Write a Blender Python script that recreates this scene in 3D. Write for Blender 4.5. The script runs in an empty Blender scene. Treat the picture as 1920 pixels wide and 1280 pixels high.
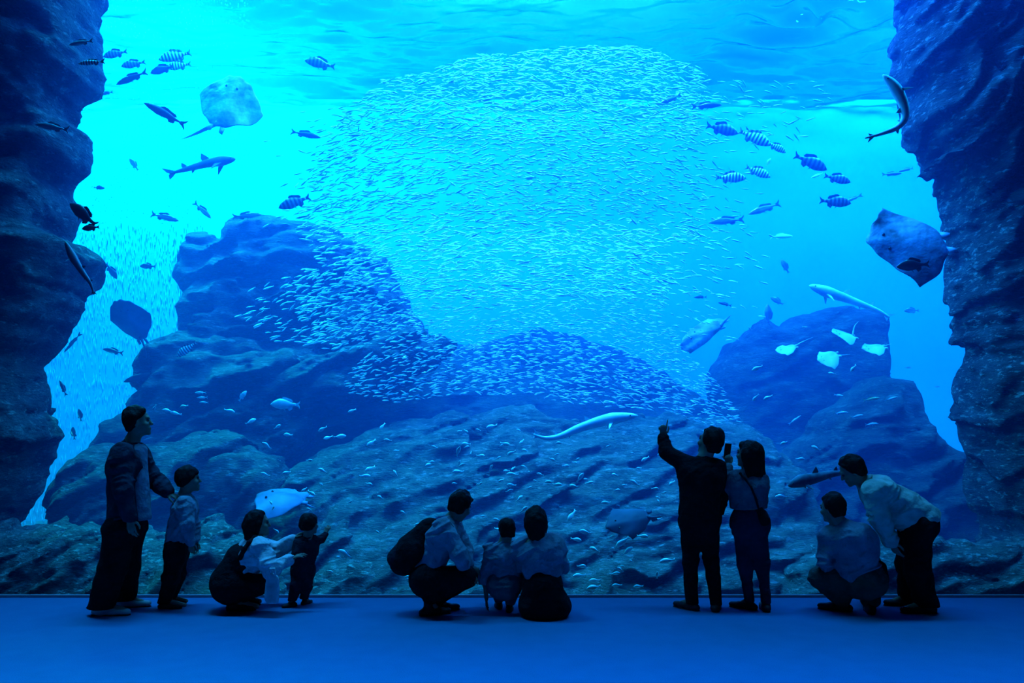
import bpy, math, random
import numpy as np
from mathutils import Vector, Matrix

C = bpy.context.scene.collection
SC = bpy.context.scene
PI = math.pi
random.seed(7)
RNG = np.random.default_rng(7)

# ------------------------------------------------------------------ camera
EYE = 1.65                       # camera height, metres
F = 1500.0                       # focal length in pixels of the 1920 wide frame
HZ = 800.0                       # row of the horizon
cam_d = bpy.data.cameras.new('camera')
cam_d.sensor_width = 36.0
cam_d.lens = 36.0 * F / 1920.0
cam_d.shift_y = (HZ - 640.0) / 1920.0
cam_d.clip_end = 200
cam = bpy.data.objects.new('camera', cam_d)
cam.location = (0, 0, EYE)
cam.rotation_euler = (PI / 2, 0, 0)
C.objects.link(cam)
SC.camera = cam

# ------------------------------------------------------------------ world, lights, exposure
world = bpy.data.worlds.new('world')
SC.world = world
world.use_nodes = True
world.node_tree.nodes['Background'].inputs[0].default_value = (0.0, 0.01, 0.03, 1)
world.node_tree.nodes['Background'].inputs[1].default_value = 0.2

SC.view_settings.view_transform = 'Standard'
SC.view_settings.look = 'None'
SC.view_settings.gamma = 1.0
SC.view_settings.exposure = 0.0
SC.view_settings.use_curve_mapping = False
SC.cycles.use_denoising = True
SC.cycles.max_bounces = 6
SC.cycles.diffuse_bounces = 2
SC.cycles.glossy_bounces = 2
SC.cycles.transmission_bounces = 4
SC.cycles.transparent_max_bounces = 8
SC.cycles.volume_bounces = 0
SC.cycles.sample_clamp_indirect = 4.0
SC.cycles.caustics_reflective = False
SC.cycles.caustics_refractive = False

GLASS_Y = 7.78                   # front of the viewing window
BACK_Y = 17.0                    # back wall of the tank
SURF_Z = 8.4                     # water surface


def area(name, loc, target, size, power, color, size_y=None, spread=None):
    d = bpy.data.lights.new(name, 'AREA')
    d.shape = 'RECTANGLE'
    d.size = size
    d.size_y = size_y or size
    d.energy = power
    d.color = color
    if spread: d.spread = spread
    o = bpy.data.objects.new(name, d)
    o.location = loc
    o.rotation_euler = (Vector(target) - Vector(loc)).to_track_quat('-Z', 'Y').to_euler()
    C.objects.link(o)
    return o


# tank lamps hung over the water, then fills added for dim areas
area('tank_lamp_and_fill', (-7.0, 14.4, 11.0), (-6.6, 17.0, 2.6), 4.0, 8500, (0.01, 0.92, 1.0), 2.0)
area('tank_lamp_and_fill', (0.3, 12.0, 11.2), (0.3, 12.4, 2.0), 5.0, 7200, (0.03, 0.41, 1.0), 2.0)
area('tank_lamp_and_fill', (8.0, 13.0, 11.0), (7.2, 17.0, 2.2), 4.0, 6600, (0.01, 0.38, 1.0), 2.0)
area('tank_lamp_and_fill', (-4.5, 8.9, 10.6), (-4.2, 9.6, 1.0), 4.0, 1700, (0.005, 0.56, 0.90), 1.2)
area('tank_lamp_and_fill', (1.0, 8.7, 10.6), (1.0, 9.6, 1.0), 4.0, 2300, (0.005, 0.17, 1.0), 1.2)  # fill added over the glass to brighten the reef
area('tank_lamp_and_fill', (6.4, 8.9, 10.6), (6.2, 9.6, 1.0), 4.0, 4200, (0.005, 0.40, 1.0), 1.2)
area('tank_lamp_and_fill', (0.6, 11.6, 10.9), (0.6, 11.9, 0.0), 4.2, 850, (0.05, 0.60, 1.0), 1.4, 0.75)  # narrow fill added to whiten the crown of the sardine school
area('wall_fill', (-8.8, 11.6, 0.6), (-8.4, 17.0, 1.2), 0.8, 330, (0.01, 0.80, 1.0))  # unseen fill added to brighten the lower left of the back wall
area('wall_fill', (9.4, 11.8, 1.2), (8.4, 17.0, 2.4), 0.8, 420, (0.01, 0.46, 1.0))  # unseen fill added to lift the right of the back wall
# unseen fills added above the gallery to light floor and visitors from above
area('gallery_fill', (-3.6, 7.3, 6.5), (-3.6, 7.0, 0.0), 5.0, 105, (0.02, 0.36, 1.0), 0.3, 1.5)
area('gallery_fill', (2.6, 7.3, 6.5), (2.6, 7.0, 0.0), 5.0, 55, (0.02, 0.34, 1.0), 0.3, 1.5)

# ------------------------------------------------------------------ helpers
def at(px, py, Y):
    """A point of the place: the pixel (px, py) of the 1920x1280 frame at distance Y."""
    return Vector(((px - 960.0) * Y / F, Y, EYE - (py - HZ) * Y / F))


def tag(o, label=None, cat=None, group=None, kind=None):
    if label: o['label'] = label
    if cat: o['category'] = cat
    if group: o['group'] = group
    if kind: o['kind'] = kind
    return o


def link(name, me, mat=None, parent=None, loc=None):
    o = bpy.data.objects.new(name, me)
    C.objects.link(o)
    if mat is not None and me is not None and not me.materials:
        me.materials.append(mat)
    if parent is not None: o.parent = parent
    if loc is not None: o.location = loc
    return o


def empty(name, loc):
    o = bpy.data.objects.new(name, None)
    o.empty_display_size = 0.1
    C.objects.link(o)
    o.location = loc
    return o


def mesh_from(name, V, Fc, smooth=True):
    """numpy (n,3) vertices, (m,k) faces -> mesh"""
    me = bpy.data.meshes.new(name)
    V = np.asarray(V, dtype=np.float32)
    if isinstance(Fc, np.ndarray):
        m, k = Fc.shape
        me.vertices.add(len(V)); me.vertices.foreach_set('co', V.ravel())
        me.loops.add(m * k); me.loops.foreach_set('vertex_index', Fc.astype(np.int32).ravel())
        me.polygons.add(m)
        me.polygons.foreach_set('loop_start', np.arange(0, m * k, k, dtype=np.int32))
        me.update(calc_edges=True)
        me.validate()
    else:
        me.from_pydata([tuple(map(float, v)) for v in V], [], Fc)
        me.update()
    if smooth:
        me.polygons.foreach_set('use_smooth', np.ones(len(me.polygons), dtype=bool))
    return me


def box_mesh(name, lo, hi):
    x0, y0, z0 = lo; x1, y1, z1 = hi
    V = [(x0,y0,z0),(x1,y0,z0),(x1,y1,z0),(x0,y1,z0),(x0,y0,z1),(x1,y0,z1),(x1,y1,z1),(x0,y1,z1)]
    Fc = [(0,3,2,1),(4,5,6,7),(0,1,5,4),(1,2,6,5),(2,3,7,6),(3,0,4,7)]
    return mesh_from(name, V, Fc, smooth=False)


# ---- numpy noise
def _hash(ix, iy, iz):
    h = (ix * np.int64(374761393) + iy * np.int64(668265263) + iz * np.int64(1274126177)) & 0xffffffff
    h = ((h ^ (h >> 13)) * np.int64(1103515245)) & 0xffffffff
    h = h ^ (h >> 16)
    return (h & 0xffff).astype(np.float32) / 32767.5 - 1.0


def vnoise(x, y, z):
    x = np.asarray(x, np.float32); y = np.asarray(y, np.float32); z = np.asarray(z, np.float32)
    x, y, z = np.broadcast_arrays(x, y, z)
    ix = np.floor(x).astype(np.int64); iy = np.floor(y).astype(np.int64); iz = np.floor(z).astype(np.int64)
    fx = x - ix; fy = y - iy; fz = z - iz
    ux = fx*fx*(3-2*fx); uy = fy*fy*(3-2*fy); uz = fz*fz*(3-2*fz)
    r = 0
    for dx in (0, 1):
        for dy in (0, 1):
            for dz in (0, 1):
                w = (ux if dx else 1-ux) * (uy if dy else 1-uy) * (uz if dz else 1-uz)
                r = r + w * _hash(ix+dx, iy+dy, iz+dz)
    return r


def fbm(x, y, z, oct=4, gain=0.5):
    a, s, r = 1.0, 1.0, 0
    for i in range(oct):
        r = r + a * vnoise(x*s + 17.3*i, y*s + 5.1*i, z*s + 9.7*i)
        a *= gain; s *= 2.03
    return r


# ---- surface nets: a scalar field on a grid -> a closed quad mesh
def surface_nets(f, origin, h):
    nx, ny, nz = f.shape
    s = f < 0
    c = np.zeros((nx-1, ny-1, nz-1), np.int8)
    for dx in (0, 1):
        for dy in (0, 1):
            for dz in (0, 1):
                c += s[dx:nx-1+dx, dy:ny-1+dy, dz:nz-1+dz]
    act = (c > 0) & (c < 8)
    I, J, K = np.nonzero(act)
    n = len(I)
    idx = -np.ones(act.shape, np.int64)
    idx[I, J, K] = np.arange(n)
    acc = np.zeros((n, 3), np.float64); cnt = np.zeros(n)
    corners = [(0,0,0),(1,0,0),(0,1,0),(1,1,0),(0,0,1),(1,0,1),(0,1,1),(1,1,1)]
    fv = [f[I+a, J+b, K+d] for a, b, d in corners]
    for p in range(8):
        for ax in (0, 1, 2):
            if corners[p][ax]: continue
            q = p + (1, 2, 4)[ax]
            a, b = fv[p], fv[q]
            m = (a < 0) != (b < 0)
            if not m.any(): continue
            t = a[m] / (a[m] - b[m])
            pos = np.tile(np.array(corners[p], float), (m.sum(), 1))
            pos[:, ax] += t
            acc[m] += pos; cnt[m] += 1
    V = np.stack([I, J, K], 1) + acc / cnt[:, None]
    V = V * h + np.asarray(origin)
    faces = []
    # edges along x
    for ax in (0, 1, 2):
        sl0 = [slice(None)]*3; sl1 = [slice(None)]*3
        sl0[ax] = slice(0, -1); sl1[ax] = slice(1, None)
        a = s[tuple(sl0)]; b = s[tuple(sl1)]
        ch = a != b
        o1, o2 = [(1, 2), (2, 0), (0, 1)][ax]
        E = np.array(np.nonzero(ch)).T
        ok = (E[:, o1] > 0) & (E[:, o2] > 0) & (E[:, o1] < f.shape[o1]-1) & (E[:, o2] < f.shape[o2]-1)
        E = E[ok]
        inside = a[E[:, 0], E[:, 1], E[:, 2]]
        def g(d1, d2):
            e = E.copy(); e[:, o1] += d1; e[:, o2] += d2
            return idx[e[:, 0], e[:, 1], e[:, 2]]
        q = np.stack([g(-1, -1), g(0, -1), g(0, 0), g(-1, 0)], 1)
        q[~inside] = q[~inside][:, ::-1]
        faces.append(q)
    return V, np.concatenate(faces)


# ---- material helpers
def new_mat(name):
    m = bpy.data.materials.new(name)
    m.use_nodes = True
    nt = m.node_tree
    return m, nt, nt.nodes['Principled BSDF']


def nd(nt, typ, **kw):
    n = nt.nodes.new(typ)
    for k, v in kw.items():
        if k.startswith('in_'):
            n.inputs[k[3:].replace('_', ' ')].default_value = v
        else:
            setattr(n, k, v)
    return n


def mat_plain(name, col, rough=0.6, spec=0.3, noise=None, bump=None, metallic=0.0):
    m, nt, b = new_mat(name)
    b.inputs['Base Color'].default_value = (*col, 1)
    b.inputs['Roughness'].default_value = rough
    b.inputs['Specular IOR Level'].default_value = spec
    b.inputs['Metallic'].default_value = metallic
    tc = nd(nt, 'ShaderNodeTexCoord')
    if noise:
        sc, amt = noise
        n = nd(nt, 'ShaderNodeTexNoise'); n.inputs['Scale'].default_value = sc; n.inputs['Detail'].default_value = 4
        nt.links.new(tc.outputs['Object'], n.inputs['Vector'])
        r = nd(nt, 'ShaderNodeValToRGB')
        r.color_ramp.elements[0].position = 0.3; r.color_ramp.elements[1].position = 0.7
        r.color_ramp.elements[0].color = (*[c*(1-amt) for c in col], 1)
        r.color_ramp.elements[1].color = (*[min(1, c*(1+amt)) for c in col], 1)
        nt.links.new(n.outputs['Fac'], r.inputs['Fac'])
        nt.links.new(r.outputs['Color'], b.inputs['Base Color'])
    if bump:
        sc, st, dist = bump
        n2 = nd(nt, 'ShaderNodeTexNoise'); n2.inputs['Scale'].default_value = sc; n2.inputs['Detail'].default_value = 3
        nt.links.new(tc.outputs['Object'], n2.inputs['Vector'])
        bp = nd(nt, 'ShaderNodeBump'); bp.inputs['Strength'].default_value = st; bp.inputs['Distance'].default_value = dist
        nt.links.new(n2.outputs['Fac'], bp.inputs['Height'])
        nt.links.new(bp.outputs['Normal'], b.inputs['Normal'])
    return m

# ------------------------------------------------------------------ the setting
def m_water():
    m = bpy.data.materials.new('tank_water'); m.use_nodes = True
    nt = m.node_tree; nt.nodes.clear()
    out = nt.nodes.new('ShaderNodeOutputMaterial')
    sca = nt.nodes.new('ShaderNodeVolumeScatter')
    sca.inputs['Color'].default_value = (0.005, 0.20, 1.0, 1)
    sca.inputs['Density'].default_value = 0.10
    sca.inputs['Anisotropy'].default_value = 0.2
    ab = nt.nodes.new('ShaderNodeVolumeAbsorption')
    ab.inputs['Color'].default_value = (0.0, 0.45, 0.93, 1)
    ab.inputs['Density'].default_value = 0.10
    add = nt.nodes.new('ShaderNodeAddShader')
    nt.links.new(sca.outputs[0], add.inputs[0]); nt.links.new(ab.outputs[0], add.inputs[1])
    nt.links.new(add.outputs[0], out.inputs['Volume'])
    return m


tag(link('water', box_mesh('water', (-12, GLASS_Y + 0.06, -0.6), (12, BACK_Y + 0.2, SURF_Z)), m_water()), kind='structure')

# carpet of the viewing gallery
def m_carpet():
    m, nt, b = new_mat('blue_carpet')
    tc = nd(nt, 'ShaderNodeTexCoord')
    n = nd(nt, 'ShaderNodeTexNoise'); n.inputs['Scale'].default_value = 160; n.inputs['Detail'].default_value = 3
    n2 = nd(nt, 'ShaderNodeTexNoise'); n2.inputs['Scale'].default_value = 5; n2.inputs['Detail'].default_value = 2
    r = nd(nt, 'ShaderNodeValToRGB')
    r.color_ramp.elements[0].position = 0.25; r.color_ramp.elements[1].position = 0.75
    r.color_ramp.elements[0].color = (0.022, 0.13, 0.26, 1); r.color_ramp.elements[1].color = (0.04, 0.22, 0.42, 1)
    mx = nd(nt, 'ShaderNodeMath', operation='MULTIPLY_ADD'); mx.inputs[1].default_value = 0.25
    nt.links.new(tc.outputs['Object'], n.inputs['Vector']); nt.links.new(tc.outputs['Object'], n2.inputs['Vector'])
    nt.links.new(n2.outputs['Fac'], mx.inputs[0]); 
    m3 = nd(nt, 'ShaderNodeMath', operation='MULTIPLY'); m3.inputs[1].default_value = 0.8
    nt.links.new(n.outputs['Fac'], m3.inputs[0]); nt.links.new(m3.outputs[0], mx.inputs[2])
    nt.links.new(mx.outputs[0], r.inputs['Fac']); nt.links.new(r.outputs['Color'], b.inputs['Base Color'])
    b.inputs['Roughness'].default_value = 0.9; b.inputs['Specular IOR Level'].default_value = 0.1
    bp = nd(nt, 'ShaderNodeBump'); bp.inputs['Strength'].default_value = 0.5; bp.inputs['Distance'].default_value = 0.004
    nt.links.new(n.outputs['Fac'], bp.inputs['Height']); nt.links.new(bp.outputs['Normal'], b.inputs['Normal'])
    return m


tag(link('floor', box_mesh('floor', (-9, -2.5, -0.2), (9, GLASS_Y - 0.05, 0.0)), m_carpet()), kind='structure')
tag(link('trim_1', box_mesh('trim_1', (-9, GLASS_Y - 0.05, -0.2), (9, GLASS_Y, 0.006)),
         mat_plain('dark_seal', (0.02, 0.05, 0.12), 0.5)), kind='structure')

tag(link('trim_2', box_mesh('trim_2', (-9, GLASS_Y - 0.03, 0.006), (9, GLASS_Y, 0.022)),
         mat_plain('pale_seal', (0.35, 0.42, 0.5), 0.4)), kind='structure')

# the acrylic viewing window
def m_acrylic():
    m = bpy.data.materials.new('acrylic'); m.use_nodes = True
    nt = m.node_tree; nt.nodes.clear()
    out = nt.nodes.new('ShaderNodeOutputMaterial')
    tr = nt.nodes.new('ShaderNodeBsdfTransparent'); tr.inputs[0].default_value = (0.97, 0.99, 1, 1)
    gl = nt.nodes.new('ShaderNodeBsdfGlossy'); gl.inputs['Roughness'].default_value = 0.03
    mx = nt.nodes.new('ShaderNodeMixShader')
    fr = nt.nodes.new('ShaderNodeFresnel'); fr.inputs['IOR'].default_value = 1.25
    nt.links.new(fr.outputs[0], mx.inputs[0])
    nt.links.new(tr.outputs[0], mx.inputs[1]); nt.links.new(gl.outputs[0], mx.inputs[2])
    nt.links.new(mx.outputs[0], out.inputs['Surface'])
    return m


tag(link('window_1', box_mesh('window_1', (-9, GLASS_Y, -0.2), (9, GLASS_Y + 0.05, SURF_Z + 0.3)), m_acrylic()), kind='structure')

# tank shell: back wall, side walls, bed, and the wavy surface overhead
m_shell = mat_plain('tank_wall_paint', (0.06, 0.42, 0.80), 0.9, 0.05, noise=(0.6, 0.06))
tag(link('wall_back', box_mesh('wall_back', (-12, BACK_Y, -0.6), (12, BACK_Y + 0.3, SURF_Z + 0.2)), m_shell), kind='structure')
m_shell2 = mat_plain('tank_side_paint', (0.05, 0.14, 0.28), 0.9, 0.05)
tag(link('wall_left', box_mesh('wall_left', (-12.3, GLASS_Y + 0.06, -0.6), (-12, BACK_Y, SURF_Z + 0.2)), m_shell2), kind='structure')
tag(link('wall_right', box_mesh('wall_right', (12, GLASS_Y + 0.06, -0.6), (12.3, BACK_Y, SURF_Z + 0.2)), m_shell2), kind='structure')
tag(link('floor_tank', box_mesh('floor_tank', (-12, GLASS_Y + 0.06, -0.9), (12, BACK_Y, -0.35)),
         mat_plain('sand_bed', (0.16, 0.20, 0.20), 0.95, 0.1, noise=(6, 0.4), bump=(30, 0.6, 0.03))), kind='structure')


def water_surface():
    nx, ny = 300, 200
    X, Y = np.meshgrid(np.linspace(-12, 12, nx), np.linspace(GLASS_Y + 0.06, BACK_Y, ny), indexing='ij')
    Z = SURF_Z + 0.02 + 0.10*fbm(X*0.5, Y*0.9, 0*X, 2) + 0.045*fbm(X*1.6 + 0.8*np.sin(Y), Y*3.2, 0*X+3, 3)
    sw = np.exp(-(((X-5.0)/2.0)**2 + ((Y-13.0)/1.6)**2))
    a = np.arctan2(Y-13.0, X-5.0); rr = np.hypot(X-5.0, (Y-13.0)*1.3)
    Z = Z + 0.10*sw*np.sin(6*rr - 2*a)
    V = np.stack([X, Y, Z], -1).reshape(-1, 3)
    i = np.arange(nx*ny).reshape(nx, ny)
    Fc = np.stack([i[:-1, :-1], i[1:, :-1], i[1:, 1:], i[:-1, 1:]], -1).reshape(-1, 4)
    m = bpy.data.materials.new('rippled_surface'); m.use_nodes = True
    nt = m.node_tree; nt.nodes.clear()
    out = nt.nodes.new('ShaderNodeOutputMaterial')
    tr = nt.nodes.new('ShaderNodeBsdfTransparent'); tr.inputs[0].default_value = (0.7, 0.9, 1, 1)
    gl = nt.nodes.new('ShaderNodeBsdfGlossy'); gl.inputs['Roughness'].default_value = 0.06; gl.inputs[0].default_value = (0.32, 0.62, 1, 1)
    tl = nt.nodes.new('ShaderNodeBsdfTranslucent'); tl.inputs[0].default_value = (0.02, 0.12, 0.45, 1)
    a1 = nt.nodes.new('ShaderNodeMixShader'); a1.inputs[0].default_value = 0.28
    a2 = nt.nodes.new('ShaderNodeMixShader'); lw = nt.nodes.new('ShaderNodeLayerWeight'); lw.inputs[0].default_value = 0.5
    mr = nt.nodes.new('ShaderNodeMapRange'); mr.inputs[1].default_value = 0.48; mr.inputs[2].default_value = 0.63
    mr.inputs[3].default_value = 0.20; mr.inputs[4].default_value = 1.0
    nt.links.new(lw.outputs['Facing'], mr.inputs[0]); nt.links.new(mr.outputs[0], a2.inputs[0])
    nt.links.new(tr.outputs[0], a1.inputs[1]); nt.links.new(tl.outputs[0], a1.inputs[2])
    nt.links.new(a1.outputs[0], a2.inputs[1]); nt.links.new(gl.outputs[0], a2.inputs[2])
    nt.links.new(a2.outputs[0], out.inputs['Surface'])
    tag(link('water_surface', mesh_from('water_surface', V, Fc), m), kind='structure')


water_surface()

# ------------------------------------------------------------------ rocks
def m_rock(name, dark, light, moss, scale=3.0, ang=0.6, stretch=(1.0, 1.0, 4.0), crust=0.6, ccol=(0.46, 0.60, 0.60)):
    m, nt, b = new_mat(name)
    tc = nd(nt, 'ShaderNodeTexCoord')
    mp = nd(nt, 'ShaderNodeMapping'); mp.inputs['Rotation'].default_value = (0, ang, 0); mp.inputs['Scale'].default_value = stretch
    nt.links.new(tc.outputs['Object'], mp.inputs['Vector'])
    n1 = nd(nt, 'ShaderNodeTexNoise'); n1.inputs['Scale'].default_value = scale; n1.inputs['Detail'].default_value = 8; n1.inputs['Roughness'].default_value = 0.65
    nt.links.new(mp.outputs[0], n1.inputs['Vector'])
    r = nd(nt, 'ShaderNodeValToRGB')
    r.color_ramp.elements[0].position = 0.36; r.color_ramp.elements[1].position = 0.68
    r.color_ramp.elements[0].color = (*dark, 1); r.color_ramp.elements[1].color = (*light, 1)
    nt.links.new(n1.outputs['Fac'], r.inputs['Fac'])
    n2 = nd(nt, 'ShaderNodeTexNoise'); n2.inputs['Scale'].default_value = 1.3; n2.inputs['Detail'].default_value = 5
    nt.links.new(tc.outputs['Object'], n2.inputs['Vector'])
    r2 = nd(nt, 'ShaderNodeValToRGB'); r2.color_ramp.elements[0].position = 0.5; r2.color_ramp.elements[1].position = 0.66
    nt.links.new(n2.outputs['Fac'], r2.inputs['Fac'])
    mx = nd(nt, 'ShaderNodeMixRGB'); mx.inputs['Color2'].default_value = (*moss, 1)
    nt.links.new(r2.outputs['Color'], mx.inputs['Fac']); nt.links.new(r.outputs['Color'], mx.inputs['Color1'])
    n3 = nd(nt, 'ShaderNodeTexNoise'); n3.inputs['Scale'].default_value = 22; n3.inputs['Detail'].default_value = 6; n3.inputs['Roughness'].default_value = 0.7
    nt.links.new(mp.outputs[0], n3.inputs['Vector'])
    mx2 = nd(nt, 'ShaderNodeMixRGB', blend_type='OVERLAY'); mx2.inputs['Fac'].default_value = 0.8
    nt.links.new(mx.outputs['Color'], mx2.inputs['Color1']); nt.links.new(n3.outputs['Fac'], mx2.inputs['Color2'])
    n4 = nd(nt, 'ShaderNodeTexNoise'); n4.inputs['Scale'].default_value = scale*3.2; n4.inputs['Detail'].default_value = 7; n4.inputs['Roughness'].default_value = 0.72
    nt.links.new(mp.outputs[0], n4.inputs['Vector'])
    r4 = nd(nt, 'ShaderNodeValToRGB'); r4.color_ramp.elements[0].position = 0.54; r4.color_ramp.elements[1].position = 0.64
    nt.links.new(n4.outputs['Fac'], r4.inputs['Fac'])
    mx4 = nd(nt, 'ShaderNodeMixRGB'); mx4.inputs['Color2'].default_value = (*ccol, 1)
    fm = nd(nt, 'ShaderNodeMath', operation='MULTIPLY'); fm.inputs[1].default_value = crust
    nt.links.new(r4.outputs['Color'], fm.inputs[0]); nt.links.new(fm.outputs[0], mx4.inputs['Fac'])
    nt.links.new(mx2.outputs['Color'], mx4.inputs['Color1'])
    nt.links.new(mx4.outputs['Color'], b.inputs['Base Color'])
    b.inputs['Roughness'].default_value = 0.85; b.inputs['Specular IOR Level'].default_value = 0.2
    ad = nd(nt, 'ShaderNodeMath', operation='MULTIPLY_ADD'); ad.inputs[1].default_value = 0.45
    nt.links.new(n3.outputs['Fac'], ad.inputs[0]); nt.links.new(n1.outputs['Fac'], ad.inputs[2])
    bp = nd(nt, 'ShaderNodeBump'); bp.inputs['Strength'].default_value = 1.0; bp.inputs['Distance'].default_value = 0.22
    nt.links.new(ad.outputs[0], bp.inputs['Height']); nt.links.new(bp.outputs['Normal'], b.inputs['Normal'])
    return m


def poly_dist(px, pz, poly):
    """signed distance, negative inside"""
    d = np.full(px.shape, 1e9, np.float32); ins = np.zeros(px.shape, bool)
    n = len(poly)
    for i in range(n):
        ax, az = poly[i]; bx, bz = poly[(i+1) % n]
        ex, ez = bx-ax, bz-az
        wx, wz = px-ax, pz-az
        t = np.clip((wx*ex + wz*ez) / (ex*ex + ez*ez + 1e-12), 0, 1)
        d = np.minimum(d, (wx - ex*t)**2 + (wz - ez*t)**2)
        c = ((az > pz) != (bz > pz)) & (px < (bx-ax) * (pz-az) / ((bz-az) if abs(bz-az) > 1e-9 else 1e-9) + ax)
        ins ^= c
    d = np.sqrt(d)
    return np.where(ins, -d, d)


def rock(name, label, px, Y, thick, mat, res=0.035, tilt=0.0, rnd=0.5, amp=0.16, freq=1.1,
         strata=None, seed=0, zmin=-0.45, cat='rock', group=None):
    """a solid boulder: the outline at distance Y, a rounded body of the given half thickness, leaning back by tilt, weathered by noise"""
    pym = sum(p[1] for p in px) / len(px)
    zm = EYE - (pym - HZ) * Y / F
    poly = []
    for (u, v) in px:
        y = (Y + tilt * (EYE - zm)) / (1 + tilt * (v - HZ) / F)
        poly.append(((u - 960) * y / F, EYE - (v - HZ) * y / F))
    P = np.array(poly)
    ex = 0.25
    x0, x1 = P[:, 0].min() - ex, P[:, 0].max() + ex
    z0, z1 = max(P[:, 1].min() - ex, zmin - 0.1), P[:, 1].max() + ex
    ya = min(Y + tilt*(z0-zm), Y + tilt*(z1-zm)) - thick - ex
    yb = max(Y + tilt*(z0-zm), Y + tilt*(z1-zm)) + thick + ex
    xs = np.arange(x0, x1, res); ys = np.arange(ya, yb, res); zs = np.arange(z0, z1, res)
    X2, Z2 = np.meshgrid(xs, zs, indexing='ij')
    d2 = poly_dist(X2.astype(np.float32), Z2.astype(np.float32), poly)
    d2 = d2 + 0.06 * fbm(X2*3.3 + seed, 0*X2 + seed*1.7, Z2*3.3, 4, .6)      # ragged edge
    yc = Y + tilt * (zs - zm)
    Yl = ys[None, :, None] - yc[None, None, :]
    D2 = d2[:, None, :]
    # the body swells away from its outline like a weathered boulder
    a = np.maximum(D2 + rnd, 0); bb = np.maximum(np.abs(Yl) - thick + rnd, 0)
    f = np.sqrt(a*a + bb*bb) - rnd + np.minimum(np.maximum(D2 + rnd, np.abs(Yl) - thick + rnd), 0)
    f = f.astype(np.float32)
    band = np.abs(f) < 0.45
    I, J, K = np.nonzero(band)
    x = xs[I].astype(np.float32); y = ys[J].astype(np.float32); z = zs[K].astype(np.float32)
    g = amp * fbm(x*freq + seed, y*freq, z*freq - seed, 4, 0.5)
    if strata:
        ang, fq, sa = strata
        ca, sn = math.cos(ang), math.sin(ang)
        u = x*ca + z*sn; v = -x*sn + z*ca
        w = fbm(x*0.8 + seed, y*0.8, z*0.8, 3)
        q = v*fq + 0.55*w + 0.25*vnoise(u*2.2, y*2.2 + seed, z*2.2)
        fr_ = q - np.floor(q)
        ledge = np.where(fr_ < .8, fr_/.8, (1-fr_)/.2)                    # overhanging layers
        q2 = q*2.7 + 0.5*vnoise(u*1.5 + seed, y*2, z*2)
        fr2 = q2 - np.floor(q2)
        ledge2 = np.where(fr2 < .75, fr2/.75, (1-fr2)/.25)
        msk = 0.55 + 0.45*vnoise(u*0.9 + 3*seed, y, v*1.7)
        rdg = 1 - 2*np.abs(fbm(u*1.3 + seed, y*2.0, v*fq*2.4 + w*1.5, 2))
        g = g + sa * (1.5*(ledge-.5)*(0.6+.4*msk) + 0.8*(ledge2-.5)*msk + 0.7*rdg)
    g = g + 0.035 * fbm(x*6 + seed, y*6, z*6, 2)
    g = np.clip(g, -0.40, 0.40)
    # keep the outline near its place: less push where the outline is close
    lim = np.clip(-d2[I, K] / 0.25, 0.35, 1.0)
    f[I, J, K] += g * lim
    f = np.maximum(f, (zmin - zs)[None, None, :].astype(np.float32))
    V, Fc = surface_nets(f, (x0, ya, z0), res)
    c = np.array([P[:, 0].mean(), Y, max(z0, zmin)])
    me = mesh_from(name, V - c, Fc)
    o = link(name, me, mat, loc=tuple(c))
    tag(o, label, cat, group)
    return o


R_PIL = m_rock('pillar_rock', (0.006, 0.016, 0.020), (0.085, 0.13, 0.14), (0.05, 0.085, 0.075), 2.2, 0.5, (1.2, 1.0, 2.4), 0.55, (0.28, 0.38, 0.36))
R_PIR = m_rock('ridged_rock', (0.006, 0.016, 0.024), (0.10, 0.15, 0.18), (0.04, 0.07, 0.09), 2.4, -1.05, (0.9, 1.0, 3.2), 0.75, (0.45, 0.60, 0.64))
R_REEF = m_rock('reef_rock', (0.012, 0.028, 0.032), (0.17, 0.23, 0.23), (0.10, 0.15, 0.14), 2.6, -0.45, (0.8, 1.0, 3.0), 0.6, (0.36, 0.48, 0.60))
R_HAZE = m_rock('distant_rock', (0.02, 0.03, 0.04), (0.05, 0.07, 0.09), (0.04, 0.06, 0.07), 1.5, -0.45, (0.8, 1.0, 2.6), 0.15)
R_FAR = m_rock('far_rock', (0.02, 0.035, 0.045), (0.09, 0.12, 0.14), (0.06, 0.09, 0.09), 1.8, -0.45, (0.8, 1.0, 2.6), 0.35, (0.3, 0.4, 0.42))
R_FRONT = m_rock('boulder_rock', (0.012, 0.028, 0.032), (0.18, 0.25, 0.26), (0.09, 0.15, 0.13), 3.4, -0.55, (0.9, 1.0, 2.4), 0.7, (0.46, 0.62, 0.64))

rock('rock_pillar', 'tall dark mottled rock pillar on the left side of the tank', [(-260,-140),(148,-140),(160,-40),(164,40),(156,105),(152,150),(118,190),(106,215),(136,245),(128,300),(93,345),(108,380),(98,430),(140,462),(148,490),(110,540),(103,600),(86,640),(56,690),(63,740),(80,780),(78,820),(48,870),(40,900),(8,960),(-12,1000),(-32,1150),(-260,1150)],
     9.1, 0.85, R_PIL, res=0.038, rnd=0.55, amp=0.17, freq=1.2, strata=(0.45, 1.7, 0.12), seed=3)
rock('rock_pillar', 'tall rock pillar with steep slanting ridges on the right side of the tank', [(1728,-140),(1718,-60),(1696,60),(1700,110),(1718,150),(1730,200),(1725,235),(1763,288),(1740,312),(1788,318),(1804,350),(1806,400),(1820,470),(1816,530),(1828,570),(1818,600),(1834,650),(1824,700),(1833,760),(1843,850),(1853,900),(1863,960),(1878,1010),(1888,1150),(2220,1150),(2220,-140)],
     9.3, 0.85, R_PIR, res=0.038, rnd=0.55, amp=0.15, freq=1.1, strata=(1.05, 2.6, 0.15), seed=11)
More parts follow.
